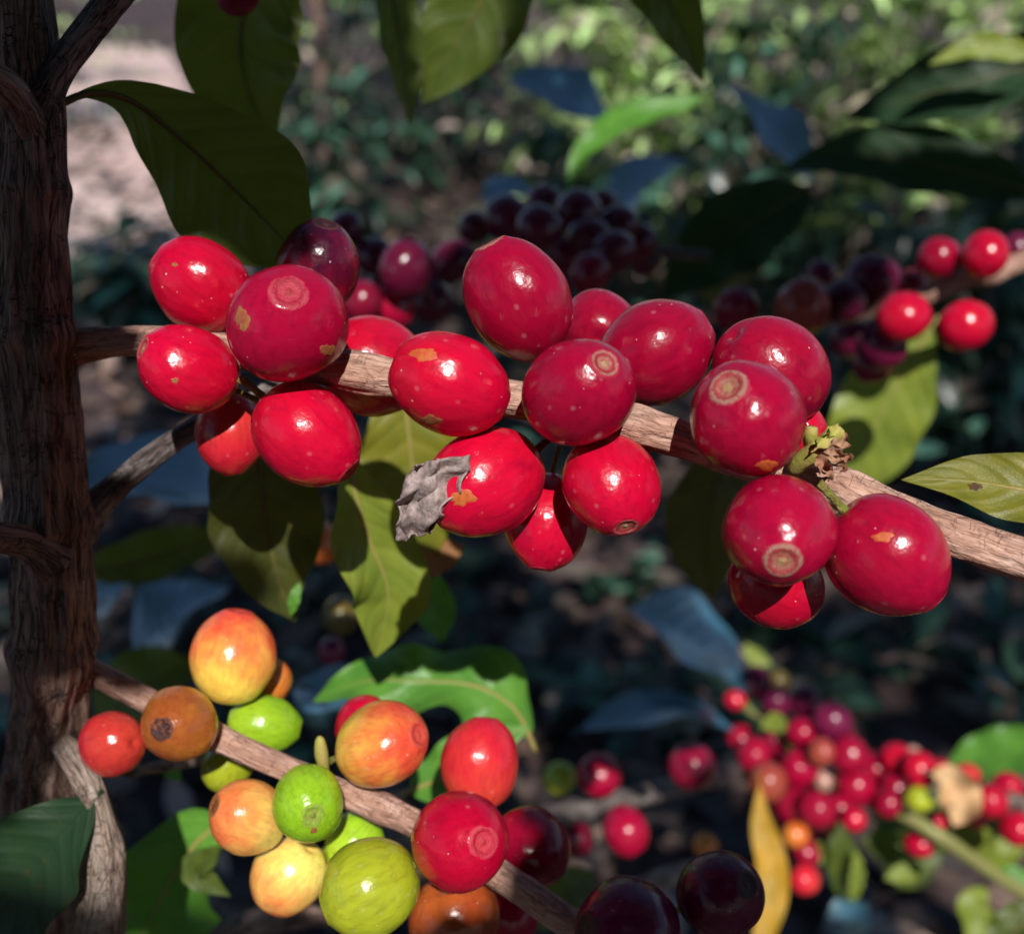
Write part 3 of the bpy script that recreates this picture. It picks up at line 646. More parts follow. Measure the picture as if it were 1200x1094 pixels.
# ------------------------------------------------------------------ leaves
def leaf_geo(pts, hw, roll=0.0, fold=0.12, wave=0.05, waves=4.0, peak=0.45, stem=0.06, taper=1.0, nl=34, nw=12, seed=0, view=None, curl=0.0, phase=None, tooth=0.04):
    """one blade as a swept ribbon: pts spine in space, hw half width in metres"""
    rg = random.Random(seed); ph = rg.uniform(0, 6) if phase is None else phase
    c = catmull(pts, 10); n = len(c)
    acc = [0]
    for i in range(1, n): acc.append(acc[-1] + (c[i] - c[i - 1]).length)
    L = acc[-1]; vs, uvs, fs, rib, nrm = [], [], [], [], []
    cm = c[n // 2]; tm = (c[n // 2 + 2] - c[n // 2 - 2]).normalized(); sm = tm.cross(((view if view is not None else CAM) - cm).normalized())
    flip = -1 if (-sm).dot(UP) * (1 if roll >= 0 else -1) < 0 else 1
    for i in range(nl + 1):
        v = i / nl; s = v * L; k = 0
        while k < n - 2 and acc[k + 1] < s: k += 1
        f = (s - acc[k]) / max(1e-9, acc[k + 1] - acc[k]); p = c[k].lerp(c[k + 1], f)
        t = (c[min(k + 2, n - 1)] - c[max(k - 1, 0)]).normalized()
        vd = ((view if view is not None else CAM) - p).normalized()
        s0 = t.cross(vd).normalized(); n0 = s0.cross(t).normalized()
        s0 = s0 * flip
        r = abs(roll) + curl * (v - 0.4)
        sd = s0 * math.cos(r) + n0 * math.sin(r); nn = -s0 * math.sin(r) + n0 * math.cos(r)
        if v < stem: wd = 0.035
        else:
            q = (v - stem) / (1 - stem)
            e = math.log(0.5) / math.log(peak)
            wd = max(0.0, math.sin(PI * min(1, q ** e))) ** 0.85
            wd *= 1 - 0.25 * max(0, (q - 0.75) / 0.25)
            wd = max(wd, 0.03 if i < nl else 0.004)
        for j in range(nw + 1):
            u = j / nw * 2 - 1
            ww = wd * (1 + tooth * math.sin(v * waves * 5 + ph + (u > 0)))
            z = fold * abs(u) ** 1.3 * wd * hw * 2.0
            z += wave * hw * 2 * wd * abs(u) ** 2 * math.sin(v * waves * 2 * PI + ph + (2.1 if u > 0 else 0))
            z += 0.02 * hw * noise.noise(Vector((u * 2, v * 6, seed)))
            vs.append(p + sd * (u * ww * hw) + nn * z); uvs.append((j / nw, v))
        rib.append(p + nn * (-0.0001)); nrm.append(nn)
    for i in range(nl):
        for j in range(nw):
            a = i * (nw + 1) + j
            fs.append((a, a + 1, a + nw + 2, a + nw + 1))
    return vs, fs, uvs, rib, L
LEAVES = []
def leaf(px, hw, mat, label, roll=0, lit=0, cat='leaf', name='coffee_leaf', group=None, rib=True, **k):
    pts = [P(*p) for p in px]; dm = sum(p[2] for p in px) / len(px)
    a = math.radians(roll)
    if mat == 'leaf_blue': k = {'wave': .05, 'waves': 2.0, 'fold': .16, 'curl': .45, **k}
    vs, fs, uvs, ribp, L = leaf_geo(pts, hw * dm / F / max(0.35, math.cos(a)), a, seed=len(LEAVES) + 1, **k)
    o = link(name, mesh_from(name, vs, fs, uvs), M[mat]); LEAVES.append(o)
    if rib and dm < 0.45:
        rr = [max(0.00012, 0.0006 * (1 - i / len(ribp))) for i in range(len(ribp))]
        link('midrib', tube_mesh('midrib', ribp[::3], rr[::3], seg=8, n=3), M['midrib_dark' if 'dark' in mat or 'deep' in mat or 'olive' in mat or 'blue' in mat else 'midrib'], o)
    tag(o, label, cat, group)
    if lit:
        for q in ribp[::6]: window(q, hw * dm / F * lit)
    return o
leaf([(70, 122, .162), (100, 110, .163), (150, 116, .166), (208, 160, .170), (275, 222, .174), (362, 312, .180)], 84, 'leaf_dark', 'dark leaf arching from the trunk over the cherries, narrow curled base', roll=8, peak=.66, stem=.02, fold=.10, wave=.03)
leaf([(325, -120, .20), (300, -40, .205), (282, 40, .21), (292, 110, .215), (322, 172, .22)], 72, 'leaf_dark', 'broad dark green leaf hanging beside the top edge, tip downward', roll=10, peak=.5, fold=.14, wave=.07)
leaf([(640, -150, .25), (600, -70, .255), (560, 10, .26), (525, 70, .265), (494, 122, .27)], 58, 'leaf_dark', 'dark leaf at the top with one pale sunlit patch', roll=8, peak=.5, fold=.1, lit=0)
window(P(535, 40, .26), .006)
leaf([(450, -90, .25), (458, -20, .255), (470, 60, .26), (482, 152, .265)], 26, 'leaf_dark', 'narrow dark leaf hanging edge-on beside the sunlit-patch leaf', roll=30, peak=.4)
leaf([(700, -120, .24), (750, -50, .245), (792, 20, .25), (824, 96, .255)], 36, 'leaf_dark', 'black green leaf slanting down at the top toward its pointed tip', roll=20, peak=.45)
leaf([(840, 108, .46), (800, 122, .46), (750, 132, .46), (700, 160, .45), (676, 190, .45), (664, 232, .45)], 16, 'leaf_green', 'slender light green leaf curving down behind the dark heap', roll=30, lit=.12, rib=False)
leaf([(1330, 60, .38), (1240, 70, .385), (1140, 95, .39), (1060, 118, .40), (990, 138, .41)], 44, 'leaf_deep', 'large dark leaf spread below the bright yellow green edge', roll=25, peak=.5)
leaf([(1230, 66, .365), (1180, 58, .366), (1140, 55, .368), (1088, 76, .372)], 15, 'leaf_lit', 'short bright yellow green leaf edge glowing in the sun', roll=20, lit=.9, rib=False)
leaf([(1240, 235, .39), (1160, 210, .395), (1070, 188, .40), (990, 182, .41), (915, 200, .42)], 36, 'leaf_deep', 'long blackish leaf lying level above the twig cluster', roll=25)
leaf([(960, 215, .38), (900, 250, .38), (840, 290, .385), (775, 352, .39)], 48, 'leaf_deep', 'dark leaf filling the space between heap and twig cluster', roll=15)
leaf([(870, 250, .42), (850, 300, .42), (830, 360, .425)], 44, 'leaf_olive', 'olive shaded leaf behind the single dark cherry', roll=10)
leaf([(950, 215, .60), (915, 170, .60), (880, 135, .60), (852, 100, .60)], 24, 'leaf_blue', 'glossy sky-sheened leaf above the long blackish one', roll=62)
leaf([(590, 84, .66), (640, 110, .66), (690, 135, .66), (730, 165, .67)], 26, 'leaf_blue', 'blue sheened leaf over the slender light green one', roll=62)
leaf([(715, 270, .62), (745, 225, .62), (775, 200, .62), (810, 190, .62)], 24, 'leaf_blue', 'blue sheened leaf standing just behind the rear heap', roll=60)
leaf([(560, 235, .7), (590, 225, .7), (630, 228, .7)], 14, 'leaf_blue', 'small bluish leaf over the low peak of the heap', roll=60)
leaf([(300, 470, .205), (304, 540, .205), (312, 610, .207), (326, 680, .21), (346, 728, .213)], 66, 'leaf_olive', 'olive shaded leaf hanging under the lowest trunk-side cherries', roll=8, peak=.42, fold=.10, wave=.05)
leaf([(352, 680, .2085), (345, 700, .208), (341, 722, .209)], 7, 'leaf_green', 'tiny lit curl of leaf at the olive leaf tip', roll=0, lit=1.0, rib=False)
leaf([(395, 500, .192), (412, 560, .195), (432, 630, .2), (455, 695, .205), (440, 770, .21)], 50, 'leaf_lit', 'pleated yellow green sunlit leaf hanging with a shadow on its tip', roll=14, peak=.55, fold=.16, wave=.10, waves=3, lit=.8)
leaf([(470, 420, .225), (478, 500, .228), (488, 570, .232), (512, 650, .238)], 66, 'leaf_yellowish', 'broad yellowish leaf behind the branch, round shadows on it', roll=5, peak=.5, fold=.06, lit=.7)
leaf([(478, 668, .24), (510, 652, .238), (545, 640, .24)], 22, 'leaf_brown', 'rusty brown dry leaf piece under the withered scrap', roll=5, lit=.6, rib=False)
leaf([(470, 660, .26), (495, 690, .26), (512, 720, .262), (520, 752, .265)], 26, 'leaf_green', 'dim green leaf beneath the rusty brown piece', roll=12)
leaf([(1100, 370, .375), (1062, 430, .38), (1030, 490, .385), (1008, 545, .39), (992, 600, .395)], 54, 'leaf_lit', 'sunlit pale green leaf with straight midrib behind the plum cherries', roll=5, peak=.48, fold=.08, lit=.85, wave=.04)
leaf([(1400, 612, .150), (1290, 592, .152), (1200, 574, .155), (1120, 562, .158), (1056, 562, .160)], 44, 'leaf_yellowish', 'olive yellow leaf with a brown spot above the bare outer branch', roll=20, peak=.42, fold=.10, lit=.5)
leaf([(860, 510, .26), (835, 580, .262), (826, 640, .266), (836, 704, .27)], 46, 'leaf_olive', 'dark olive leaf hanging below the beige-scarred cherry', roll=12)
leaf([(628, 880, .245), (604, 832, .242), (556, 803, .24), (480, 798, .238), (424, 798, .24), (366, 822, .245)], 42, 'leaf_green', 'wavy toothed bluish green leaf over the streaked orange cherry', roll=22, wave=.24, waves=3.2, tooth=.15, lit=.6, fold=.06, peak=.4)
leaf([(470, 930, .235), (530, 905, .232), (580, 870, .23), (620, 850, .23)], 36, 'leaf_green', 'flat green leaf behind the upright salmon red cherry', roll=10, lit=.5)
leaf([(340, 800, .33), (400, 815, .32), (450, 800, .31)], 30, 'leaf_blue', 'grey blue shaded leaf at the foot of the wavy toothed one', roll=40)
leaf([(275, 955, .235), (232, 985, .236), (195, 1040, .24), (165, 1100, .245), (140, 1160, .25)], 66, 'leaf_green', 'bright green lit leaf at the bottom beside the pale stem', roll=8, peak=.45, wave=.12, waves=3.0, lit=.9, stem=.03, tooth=.12)
leaf([(262, 985, .225), (245, 1005, .226), (228, 1020, .228), (270, 1050, .23)], 16, 'leaf_dark', 'small curled dark leaf stub against the bright green leaf', roll=20, rib=False)
leaf([(185, 895, .235), (200, 902, .235), (212, 915, .236)], 9, 'leaf_green', 'tiny lit leaf bit under the brown orange cherry', lit=1.0, rib=False)
leaf([(120, 925, .176), (66, 985, .176), (14, 1050, .178), (-50, 1120, .18)], 62, 'leaf_deep', 'dark shaded leaf in the bottom corner by the trunk', roll=20, rib=False)
leaf([(60, 590, .36), (130, 575, .36), (200, 575, .365), (290, 610, .37)], 44, 'leaf_blue', 'wide sky-sheened leaf beside the trunk below the bare side branch', roll=62)
leaf([(80, 670, .34), (150, 660, .345), (220, 640, .35), (280, 620, .355)], 30, 'leaf_dark', 'dark green leaf crossing under the wide sky-sheened one', roll=20)
leaf([(100, 720, .40), (140, 690, .40), (180, 670, .405)], 26, 'leaf_blue', 'narrow sky-sheened leaf next to the trunk, under the dark crossing leaf', roll=62)
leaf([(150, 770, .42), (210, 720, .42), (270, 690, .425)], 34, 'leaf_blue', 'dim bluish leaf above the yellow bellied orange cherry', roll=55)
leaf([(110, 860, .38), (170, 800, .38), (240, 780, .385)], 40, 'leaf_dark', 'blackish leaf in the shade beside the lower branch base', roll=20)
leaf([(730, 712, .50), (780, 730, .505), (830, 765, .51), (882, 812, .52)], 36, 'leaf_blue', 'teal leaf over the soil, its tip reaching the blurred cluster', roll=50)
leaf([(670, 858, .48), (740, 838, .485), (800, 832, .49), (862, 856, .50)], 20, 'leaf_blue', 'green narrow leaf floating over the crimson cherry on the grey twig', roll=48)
leaf([(890, 905, .47), (892, 960, .465), (905, 1020, .46), (898, 1080, .455), (880, 1140, .45)], 19, 'leaf_yellow', 'golden yellow old leaf hanging behind the upright dark purple cherry', roll=5, lit=.7, peak=.5)
leaf([(922, 842, .50), (905, 848, .49), (890, 852, .485)], 12, 'leaf_lit', 'light green small leaf on the stem above the maroon oval', roll=10, lit=.7, rib=False)
leaf([(872, 752, .55), (885, 770, .55), (905, 778, .55)], 10, 'leaf_lit', 'yellow green leaf tip at the head of the thin stem', roll=10, lit=.8, rib=False)
leaf([(980, 955, .50), (986, 1000, .50), (992, 1060, .51)], 18, 'leaf_dark', 'dark pointed leaf hanging beside the coral string end', roll=15)
leaf([(1003, 990, .49), (1005, 1020, .49), (1000, 1060, .495)], 8, 'leaf_lit', 'thin sunlit crinkled leaf on the dark pointed one', wave=.3, waves=6, lit=.7, rib=False)
leaf([(955, 985, .51), (966, 1000, .505), (975, 1018, .505)], 11, 'leaf_lit', 'light green bit between the hanging string and dark leaf', lit=.8, rib=False)
leaf([(1035, 1030, .52), (1060, 1022, .52), (1085, 1010, .52)], 11, 'leaf_lit', 'small lit leaf floating below the free red oval cherry', lit=.7, rib=False)
leaf([(1115, 955, .52), (1140, 985, .51), (1170, 1000, .50), (1205, 990, .50)], 20, 'leaf_lit', 'glowing yellow green leaf under the withered blossom', roll=15, lit=.9, rib=False)
leaf([(1100, 900, .58), (1150, 890, .57), (1200, 880, .56), (1260, 870, .55)], 30, 'leaf_green', 'mid green leaf at the picture edge above the bright cherries', roll=25, lit=.5)
leaf([(1165, 1015, .46), (1190, 1030, .455), (1230, 1065, .45)], 16, 'leaf_green', 'green leaf folded along the thin twig at the picture edge', roll=20, lit=.6, rib=False)
leaf([(1160, 1035, .47), (1142, 1060, .465), (1150, 1090, .46), (1140, 1130, .46)], 20, 'leaf_lit', 'bright lime leaf standing in the bottom corner', roll=10, lit=.9, wave=.15, rib=False)
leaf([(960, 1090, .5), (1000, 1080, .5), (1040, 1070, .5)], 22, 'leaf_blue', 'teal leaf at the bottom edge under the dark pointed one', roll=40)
leaf([(1230, 1060, .30), (1190, 1090, .30), (1160, 1130, .30)], 26, 'leaf_dark', 'dark brownish leaf in the very bottom corner', roll=10)
leaf([(1010, 960, .60), (1100, 950, .60), (1200, 960, .60)], 50, 'leaf_dark', 'dark green wide leaf behind the thin green twig', roll=20)
leaf([(1090, 1040, .6), (1060, 1000, .6), (1010, 985, .6)], 40, 'leaf_dark', 'second dark leaf spreading below the blurred cluster', roll=25)
leaf([(620, 1090, .33), (660, 1050, .33), (700, 1020, .34)], 30, 'leaf_dark', 'dark green leaf in the gap over the wide purple cherry', roll=15)
# ------------------------------------------------------------------ corky patches and spots
from mathutils.bvhtree import BVHTree
def blemish(o, px, py, wx, wy, mat, name='corky_patch', lift=.00007, seed=0):
    me = o.data; mw = o.matrix_basis.copy() if o.rotation_mode != 'QUATERNION' else Matrix.LocRotScale(o.location, o.rotation_quaternion, o.scale)
    vv = [mw @ v.co for v in me.vertices]; tree_ = BVHTree.FromPolygons(vv, [tuple(p.vertices) for p in me.polygons])
    ce = Vector(vv[0]).lerp(vv[-1], .5); d = (ce - CAM).dot(FW); vs, fs = [], []; nr, ns = 5, 22; inv = mw.inverted()
    for i in range(nr + 1):
        for j in range(ns):
            a = 2 * PI * j / ns; e = 1 + .55 * noise.noise(Vector((math.cos(a) * 1.5, math.sin(a) * 1.5, seed * 3.7 + px))) + .3 * noise.noise(Vector((math.cos(a) * 4, math.sin(a) * 4, seed + py)))
            q = P(px + math.cos(a) * wx * e * i / nr, py + math.sin(a) * wy * e * i / nr, d)
            h = tree_.ray_cast(CAM, (q - CAM).normalized())
            if h[0] is None: return
            n = h[1] if h[1].dot(CAM - h[0]) > 0 else -h[1]
            vs.append(inv @ (h[0] + n * lift * (1 if i < nr else .1)))
    for i in range(nr):
        for j in range(ns):
            a, b = i * ns + j, i * ns + (j + 1) % ns; fs.append((a, a + ns, b + ns, b))
    link(name, mesh_from(name, vs, fs), mat, o)
M['corky'] = plain_material('corky', (0.52, 0.15, 0.03), (0.48, 0.06, 0.025), 0.55, 7.0, 0.4, 0.00012)
M['tan'] = plain_material('tan_scab', (0.34, 0.16, 0.05), (0.30, 0.06, 0.035), 0.6, 8.0, 0.3, 0.00012)
M['spot'] = plain_material('leaf_spot', (0.05, 0.025, 0.01), (0.12, 0.06, 0.015), 0.6, 900, 0.3, 0.0001)
for k, (cx, cy, px, py, wx, wy, m) in enumerate([(527, 450, 498, 415, 15, 8, 'corky'), (568, 565, 541, 584, 14, 10, 'corky'), (337, 380, 284, 374, 8, 13, 'tan'), (337, 380, 384, 411, 8, 8, 'tan'),
        (875, 491, 898, 545, 14, 6, 'corky'), (1040, 651, 1034, 629, 13, 6, 'corky'), (527, 450, 505, 492, 12, 5, 'tan'), (221, 432, 205, 446, 4, 4, 'tan'), (361, 941, 368, 972, 4, 4, 'tan'), (235, 334, 205, 310, 4, 2, 'tan'), (360, 510, 345, 562, 14, 4, 'tan')]):
    blemish(next(o for a, b, o in NEAR if (a, b) == (cx, cy)), px, py, wx, wy, M[m], seed=k)
olv = next(o for o in LEAVES if 'brown spot' in o['label'])
blemish(olv, 1143, 570, 8, 5, M['spot'], 'leaf_spot', seed=3); blemish(olv, 1185, 612, 9, 4, M['spot'], 'leaf_spot', seed=4)
# ------------------------------------------------------------------ withered bits
def scrap():
    rg = random.Random(4); nx, ny = 14, 20; vs, fs = [], []
    A, B = P(514, 538, .1405), P(486, 628, .146)
    for i in range(ny + 1):
        for j in range(nx + 1):
            v, u = i / ny, j / nx * 2 - 1
            p = A.lerp(B, v); wd = 0.0034 * (0.5 + 0.9 * math.sin(PI * (0.12 + 0.80 * v))) * (1 + .3 * noise.noise(Vector((v * 5, u, 2))))
            side = (RT * 0.95 + UP * 0.25).normalized()
            q = p + side * (u * wd)
            q += -FW * (0.0030 * noise.noise(Vector((u * 2.3, v * 4.8, 5)))) + RT * 0.0016 * noise.noise(Vector((u * 1.5, v * 4, 9))) + UP * .0012 * noise.noise(Vector((u * 3, v * 5, 1)))
            vs.append(q)
    for i in range(ny):
        for j in range(nx):
            a = i * (nx + 1) + j; fs.append((a, a + 1, a + nx + 2, a + nx + 1))
    o = link('withered_petal', mesh_from('withered_petal', vs, fs), M['withered'])
    sm = o.modifiers.new('s', 'SUBSURF'); sm.levels = sm.render_levels = 1
    sd = o.modifiers.new('t', 'SOLIDIFY'); sd.thickness = 0.00025
    tag(o, 'grey crumpled withered scrap stuck to a red cherry', 'withered petal')
scrap(); window(P(500, 585, .145), .004)
def blossom():
    o = link('flower_remains', None); o.location = P(958, 532, .139)
    tag(o, 'withered flower remains, green cups and brown tips, on the branch between cherries', 'flower remains')
    inv = Matrix.Translation(-Vector(o.location))
    def add(nm, pts, mat, **k):
        c = px_tube(nm, pts, M[mat], o, **k); c.matrix_parent_inverse = inv
    add('green_cup', [(930, 550, .1435, 9), (940, 540, .142, 12), (955, 530, .140, 12), (962, 522, .139, 9)], 'petal_green', seg=14, n=5, amp=.12, seed=2)
    add('green_cup', [(948, 525, .142, 6), (950, 510, .140, 8), (952, 500, .1395, 6)], 'petal_green', seg=12, n=5, amp=.1, seed=3)
    rg = random.Random(12)
    for k, (x0, y0, x1, y1, h, m) in enumerate([(958, 528, 984, 500, 7, 'petal_green'), (962, 532, 990, 512, 5, 'petal_dry'), (960, 526, 992, 522, 4, 'petal_dry'), (950, 530, 968, 508, 6, 'petal_green'), (958, 536, 984, 540, 6, 'petal_dry'), (962, 530, 996, 535, 5, 'petal_dry'), (958, 524, 975, 505, 5, 'petal_green'), (960, 538, 988, 548, 4, 'petal_dry'), (955, 540, 972, 556, 5, 'petal_dry'), (964, 528, 980, 528, 6, 'petal_dry'), (955, 536, 966, 545, 7, 'petal_dry')]):
        dd = .1385 + rg.uniform(-.001, .001); mx, my = (x0 + x1) / 2 + rg.uniform(-4, 4), (y0 + y1) / 2 + rg.uniform(-4, 4)
        pv, pf, pu, _, _ = leaf_geo([P(x0, y0, dd), P(mx, my, dd - .0006), P(x1, y1, dd - .0004), P(x1 + rg.uniform(-4, 4), y1 + rg.uniform(2, 7), dd + .0004)], h * 1.15 * dd / F, rg.uniform(-.7, .7), fold=.5, wave=.35, waves=2.5, peak=.55, stem=.02, nl=14, nw=6, seed=k, tooth=.25)
        c = link('petal', mesh_from('petal', pv, pf, pu), M[m], o); c.matrix_parent_inverse = inv
    window(P(958, 532, .139), .005)
blossom()
o = leaf([(1088, 905, .465), (1110, 912, .462), (1128, 940, .46), (1118, 968, .46)], 24, 'leaf_yellowish', 'peach coloured withered blossom among bright red cherries', cat='withered blossom', name='withered_blossom', lit=1.0, wave=.35, waves=3, fold=.3, rib=False)
o.data.materials[0] = plain_material('blossom_dry', (0.55, 0.30, 0.14), (0.62, 0.42, 0.22), 0.6, 120, .3, .002)
for b in ((1148, 1, 'x'),): pass
# ------------------------------------------------------------------ ground and what grows behind
def gz(x, y): return 0.05 * noise.noise(Vector((x * .5, y * .5, 0))) + 0.02 * noise.noise(Vector((x * 2, y * 2, 3)))
def ground():
    xs = [-90, -50, -25, -12] + [-7 + i * .14 for i in range(101)] + [12, 25, 50, 90]
    ys = [-60, -25, -10, -4] + [-2 + i * .14 for i in range(100)] + [16, 25, 45, 90, 160]
    vs = [(x, y, gz(x, y)) for y in ys for x in xs]; n = len(xs); fs = []
    for i in range(len(ys) - 1):
        for j in range(n - 1):
            a = i * n + j; fs.append((a, a + 1, a + n + 1, a + n))
    tag(link('ground', mesh_from('ground', vs, fs), M['soil']), kind='structure')
ground()
def path():
    vs, fs = [], []
    line = [(-1.15, 3.4, .3), (-1.5, 4.2, .5), (-1.85, 5.2, .62), (-2.2, 6.3, .75), (-2.8, 8, .8), (-3.6, 10, .8), (-5, 14, .8)]
    q = catmull([Vector(p) for p in line], 10)
    for i, c in enumerate(q):
        for j in range(9):
            u = j / 4 - 1; x = c.x + u * c.z * (1 + .18 * noise.noise(Vector((i * .4, u * 2, 4)))); y = c.y + .05 * noise.noise(Vector((i, u, 1)))
            vs.append((x, y, gz(x, y) + .012))
    for i in range(len(q) - 1):
        for j in range(8):
            a = i * 9 + j; fs.append((a, a + 1, a + 10, a + 9))
    tag(link('path', mesh_from('path', vs, fs), M['path']), kind='structure')
path()
def gp(px, py):                       # where a sight line meets the ground
    d = (P(px, py, 1.0) - CAM); t = -CAM.z / d.z
    return CAM + d * t
class Bunch:                          # many small blades in one mesh (a crown, litter)
    def __init__(s): s.v, s.f, s.u = [], [], []
    def blade(s, p, t, nrm, L, W, bend=0.2, n=4, fold=0.15):
        t = t.normalized(); sd = t.cross(nrm)
        if sd.length < 1e-6: return
        sd.normalize(); nn = sd.cross(t)
        b0 = len(s.v)
        for i in range(n + 1):
            v = i / n; w_ = W * (math.sin(PI * min(.985, (0.03 + v * .97) ** 0.85)) + 0.02)
            c = p + t * (L * v) + nn * (-bend * L * v * v)
            for u in (-1, 0, 1):
                s.v.append(c + sd * (u * w_) + nn * (fold * w_ * abs(u))); s.u.append(((u + 1) / 2, v))
        for i in range(n):
            for j in range(2):
                a = b0 + i * 3 + j; s.f.append((a, a + 1, a + 4, a + 3))
    def mesh(s, name): return mesh_from(name, s.v, s.f, s.u)
def rv(r): return Vector((r.gauss(0, 1), r.gauss(0, 1), r.gauss(0, 1))).normalized()
def bush(x, y, h, rad, n, mat, label, seed, L=(.055, .13), cat='coffee bush', low=0.08):
    r = random.Random(seed); g = gz(x, y)
    o = link('coffee_bush', None); o.location = (x, y, g)
    tag(o, label, cat, 'coffee bushes in the rows behind')
    for k in range(3):
        a = r.uniform(0, 6.28); q = Vector((math.cos(a), math.sin(a), 0))
        me = tube_mesh('stem', [Vector((0, 0, -.02)) + q * .02, q * .08 + Vector((0, 0, h * .35)), q * rad * .35 + Vector((0, 0, h * .7)), q * rad * .5 + Vector((0, 0, h * .95))], [.014, .012, .009, .004], seg=8, n=4, amp=.1, seed=k)
        link('stem', me, M['bark_grey'], o)
    b = Bunch()
    # branches as sprays of paired leaves
    m = max(1, n // 12)
    for k in range(m):
        z = low + (h - low) * r.random() ** 0.8; a = r.uniform(0, 6.28)
        rr = rad * (1.05 - 0.5 * (z / h) ** 2) * r.uniform(.55, 1.1)
        d = Vector((math.cos(a), math.sin(a), r.uniform(-.25, .35))).normalized()
        for i in range(6):
            f = .25 + .75 * i / 5
            p = Vector((0, 0, z)) + d * (rr * f) + Vector((0, 0, -.12 * rr * f * f)) + rv(r) * .015
            if p.z < 0.02: continue
            for sgn in (-1, 1):
                sd = d.cross(Vector((0, 0, 1))).normalized() * sgn
                t = (d * .55 + sd * .9 + Vector((0, 0, r.uniform(-.7, .25)))).normalized()
                nr = (Vector((0, 0, 1)) + rv(r) * .45).normalized()
                l = r.uniform(*L); b.blade(p, t, nr, l, l * .21, r.uniform(.05, .6))
    link('crown', b.mesh('crown'), M[mat], o)
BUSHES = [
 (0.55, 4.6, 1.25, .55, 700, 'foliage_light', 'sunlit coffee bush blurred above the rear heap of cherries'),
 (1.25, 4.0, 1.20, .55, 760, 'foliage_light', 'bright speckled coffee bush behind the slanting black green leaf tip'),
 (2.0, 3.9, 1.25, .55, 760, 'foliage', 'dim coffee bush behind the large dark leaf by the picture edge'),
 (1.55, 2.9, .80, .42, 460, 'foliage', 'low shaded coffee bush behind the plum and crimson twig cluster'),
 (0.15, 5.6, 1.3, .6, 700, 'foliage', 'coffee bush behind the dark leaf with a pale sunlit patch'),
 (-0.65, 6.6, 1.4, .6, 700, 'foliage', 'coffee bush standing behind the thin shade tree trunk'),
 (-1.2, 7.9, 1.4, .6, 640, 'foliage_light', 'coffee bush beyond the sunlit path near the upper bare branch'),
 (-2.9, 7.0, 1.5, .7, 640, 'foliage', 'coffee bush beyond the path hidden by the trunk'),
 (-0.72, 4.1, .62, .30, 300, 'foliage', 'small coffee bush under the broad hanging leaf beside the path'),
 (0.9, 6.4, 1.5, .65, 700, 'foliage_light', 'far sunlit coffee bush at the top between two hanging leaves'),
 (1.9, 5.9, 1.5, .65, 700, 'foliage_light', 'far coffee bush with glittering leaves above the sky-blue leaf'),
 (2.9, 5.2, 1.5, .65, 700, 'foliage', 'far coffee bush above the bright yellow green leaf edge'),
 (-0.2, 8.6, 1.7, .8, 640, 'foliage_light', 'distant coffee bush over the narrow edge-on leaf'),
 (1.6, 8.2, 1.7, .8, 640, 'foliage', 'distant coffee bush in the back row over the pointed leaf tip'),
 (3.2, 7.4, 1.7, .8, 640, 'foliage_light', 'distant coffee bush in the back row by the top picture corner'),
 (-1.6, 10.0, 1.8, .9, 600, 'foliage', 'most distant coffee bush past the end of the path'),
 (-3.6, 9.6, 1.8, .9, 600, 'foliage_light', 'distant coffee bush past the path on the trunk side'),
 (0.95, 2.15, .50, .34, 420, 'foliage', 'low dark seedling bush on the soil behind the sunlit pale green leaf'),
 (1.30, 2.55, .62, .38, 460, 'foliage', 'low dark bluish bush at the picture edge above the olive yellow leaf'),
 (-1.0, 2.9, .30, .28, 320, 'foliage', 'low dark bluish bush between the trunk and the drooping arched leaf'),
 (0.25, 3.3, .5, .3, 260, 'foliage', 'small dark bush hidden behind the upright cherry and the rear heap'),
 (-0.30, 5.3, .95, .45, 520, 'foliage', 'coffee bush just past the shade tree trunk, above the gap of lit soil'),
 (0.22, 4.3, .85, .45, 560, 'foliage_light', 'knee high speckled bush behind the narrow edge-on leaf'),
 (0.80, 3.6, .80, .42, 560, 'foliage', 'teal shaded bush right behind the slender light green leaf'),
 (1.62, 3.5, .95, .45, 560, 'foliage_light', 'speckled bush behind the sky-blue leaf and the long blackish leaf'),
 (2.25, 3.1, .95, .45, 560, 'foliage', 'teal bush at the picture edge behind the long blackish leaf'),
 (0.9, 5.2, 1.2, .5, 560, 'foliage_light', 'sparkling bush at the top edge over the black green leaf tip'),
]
for k, bsh in enumerate(BUSHES): bush(*bsh, seed=100 + k)
# low green growth and dry leaves on the soil (uncountable)
def scatter(name, n, mat, seed, area, Ls, up, W=.22, dens=None):
    r = random.Random(seed); b = Bunch(); k = 0
    while k < n:
        x, y = r.uniform(area[0], area[1]), area[2] + (area[3] - area[2]) * r.random() ** 1.3
        if abs(x) > y * .62 + .35 or (y > 3.4 and abs(x + .355 * y) < .65 and r.random() < .6): continue
        if dens and noise.noise(Vector((x * dens, y * dens, seed))) < 0.02: k += .2; continue
        k += 1; l = r.uniform(*Ls)
        if up:
            for q in range(r.randint(3, 6)):
                a = r.uniform(0, 6.28); t = Vector((math.cos(a), math.sin(a), r.uniform(.1, .9)))
                b.blade(Vector((x, y, gz(x, y) + r.uniform(0, .09))), t, Vector((0, 0, 1)) + rv(r) * .3, l, l * W, .3, 3)
        else:
            a = r.uniform(0, 6.28); t = Vector((math.cos(a), math.sin(a), r.uniform(-.15, .35)))
            b.blade(Vector((x, y, gz(x, y) + r.uniform(.006, .03))), t, Vector((0, 0, 1)) + rv(r) * .5, l, l * W, r.uniform(-.5, .6), 4, r.uniform(-.2, .6))
    tag(link(name, b.mesh(name), M[mat]), kind='stuff')
scatter('leaf_litter', 9000, 'litter', 21, (-5, 5, .35, 8), (.05, .12), False, .24)
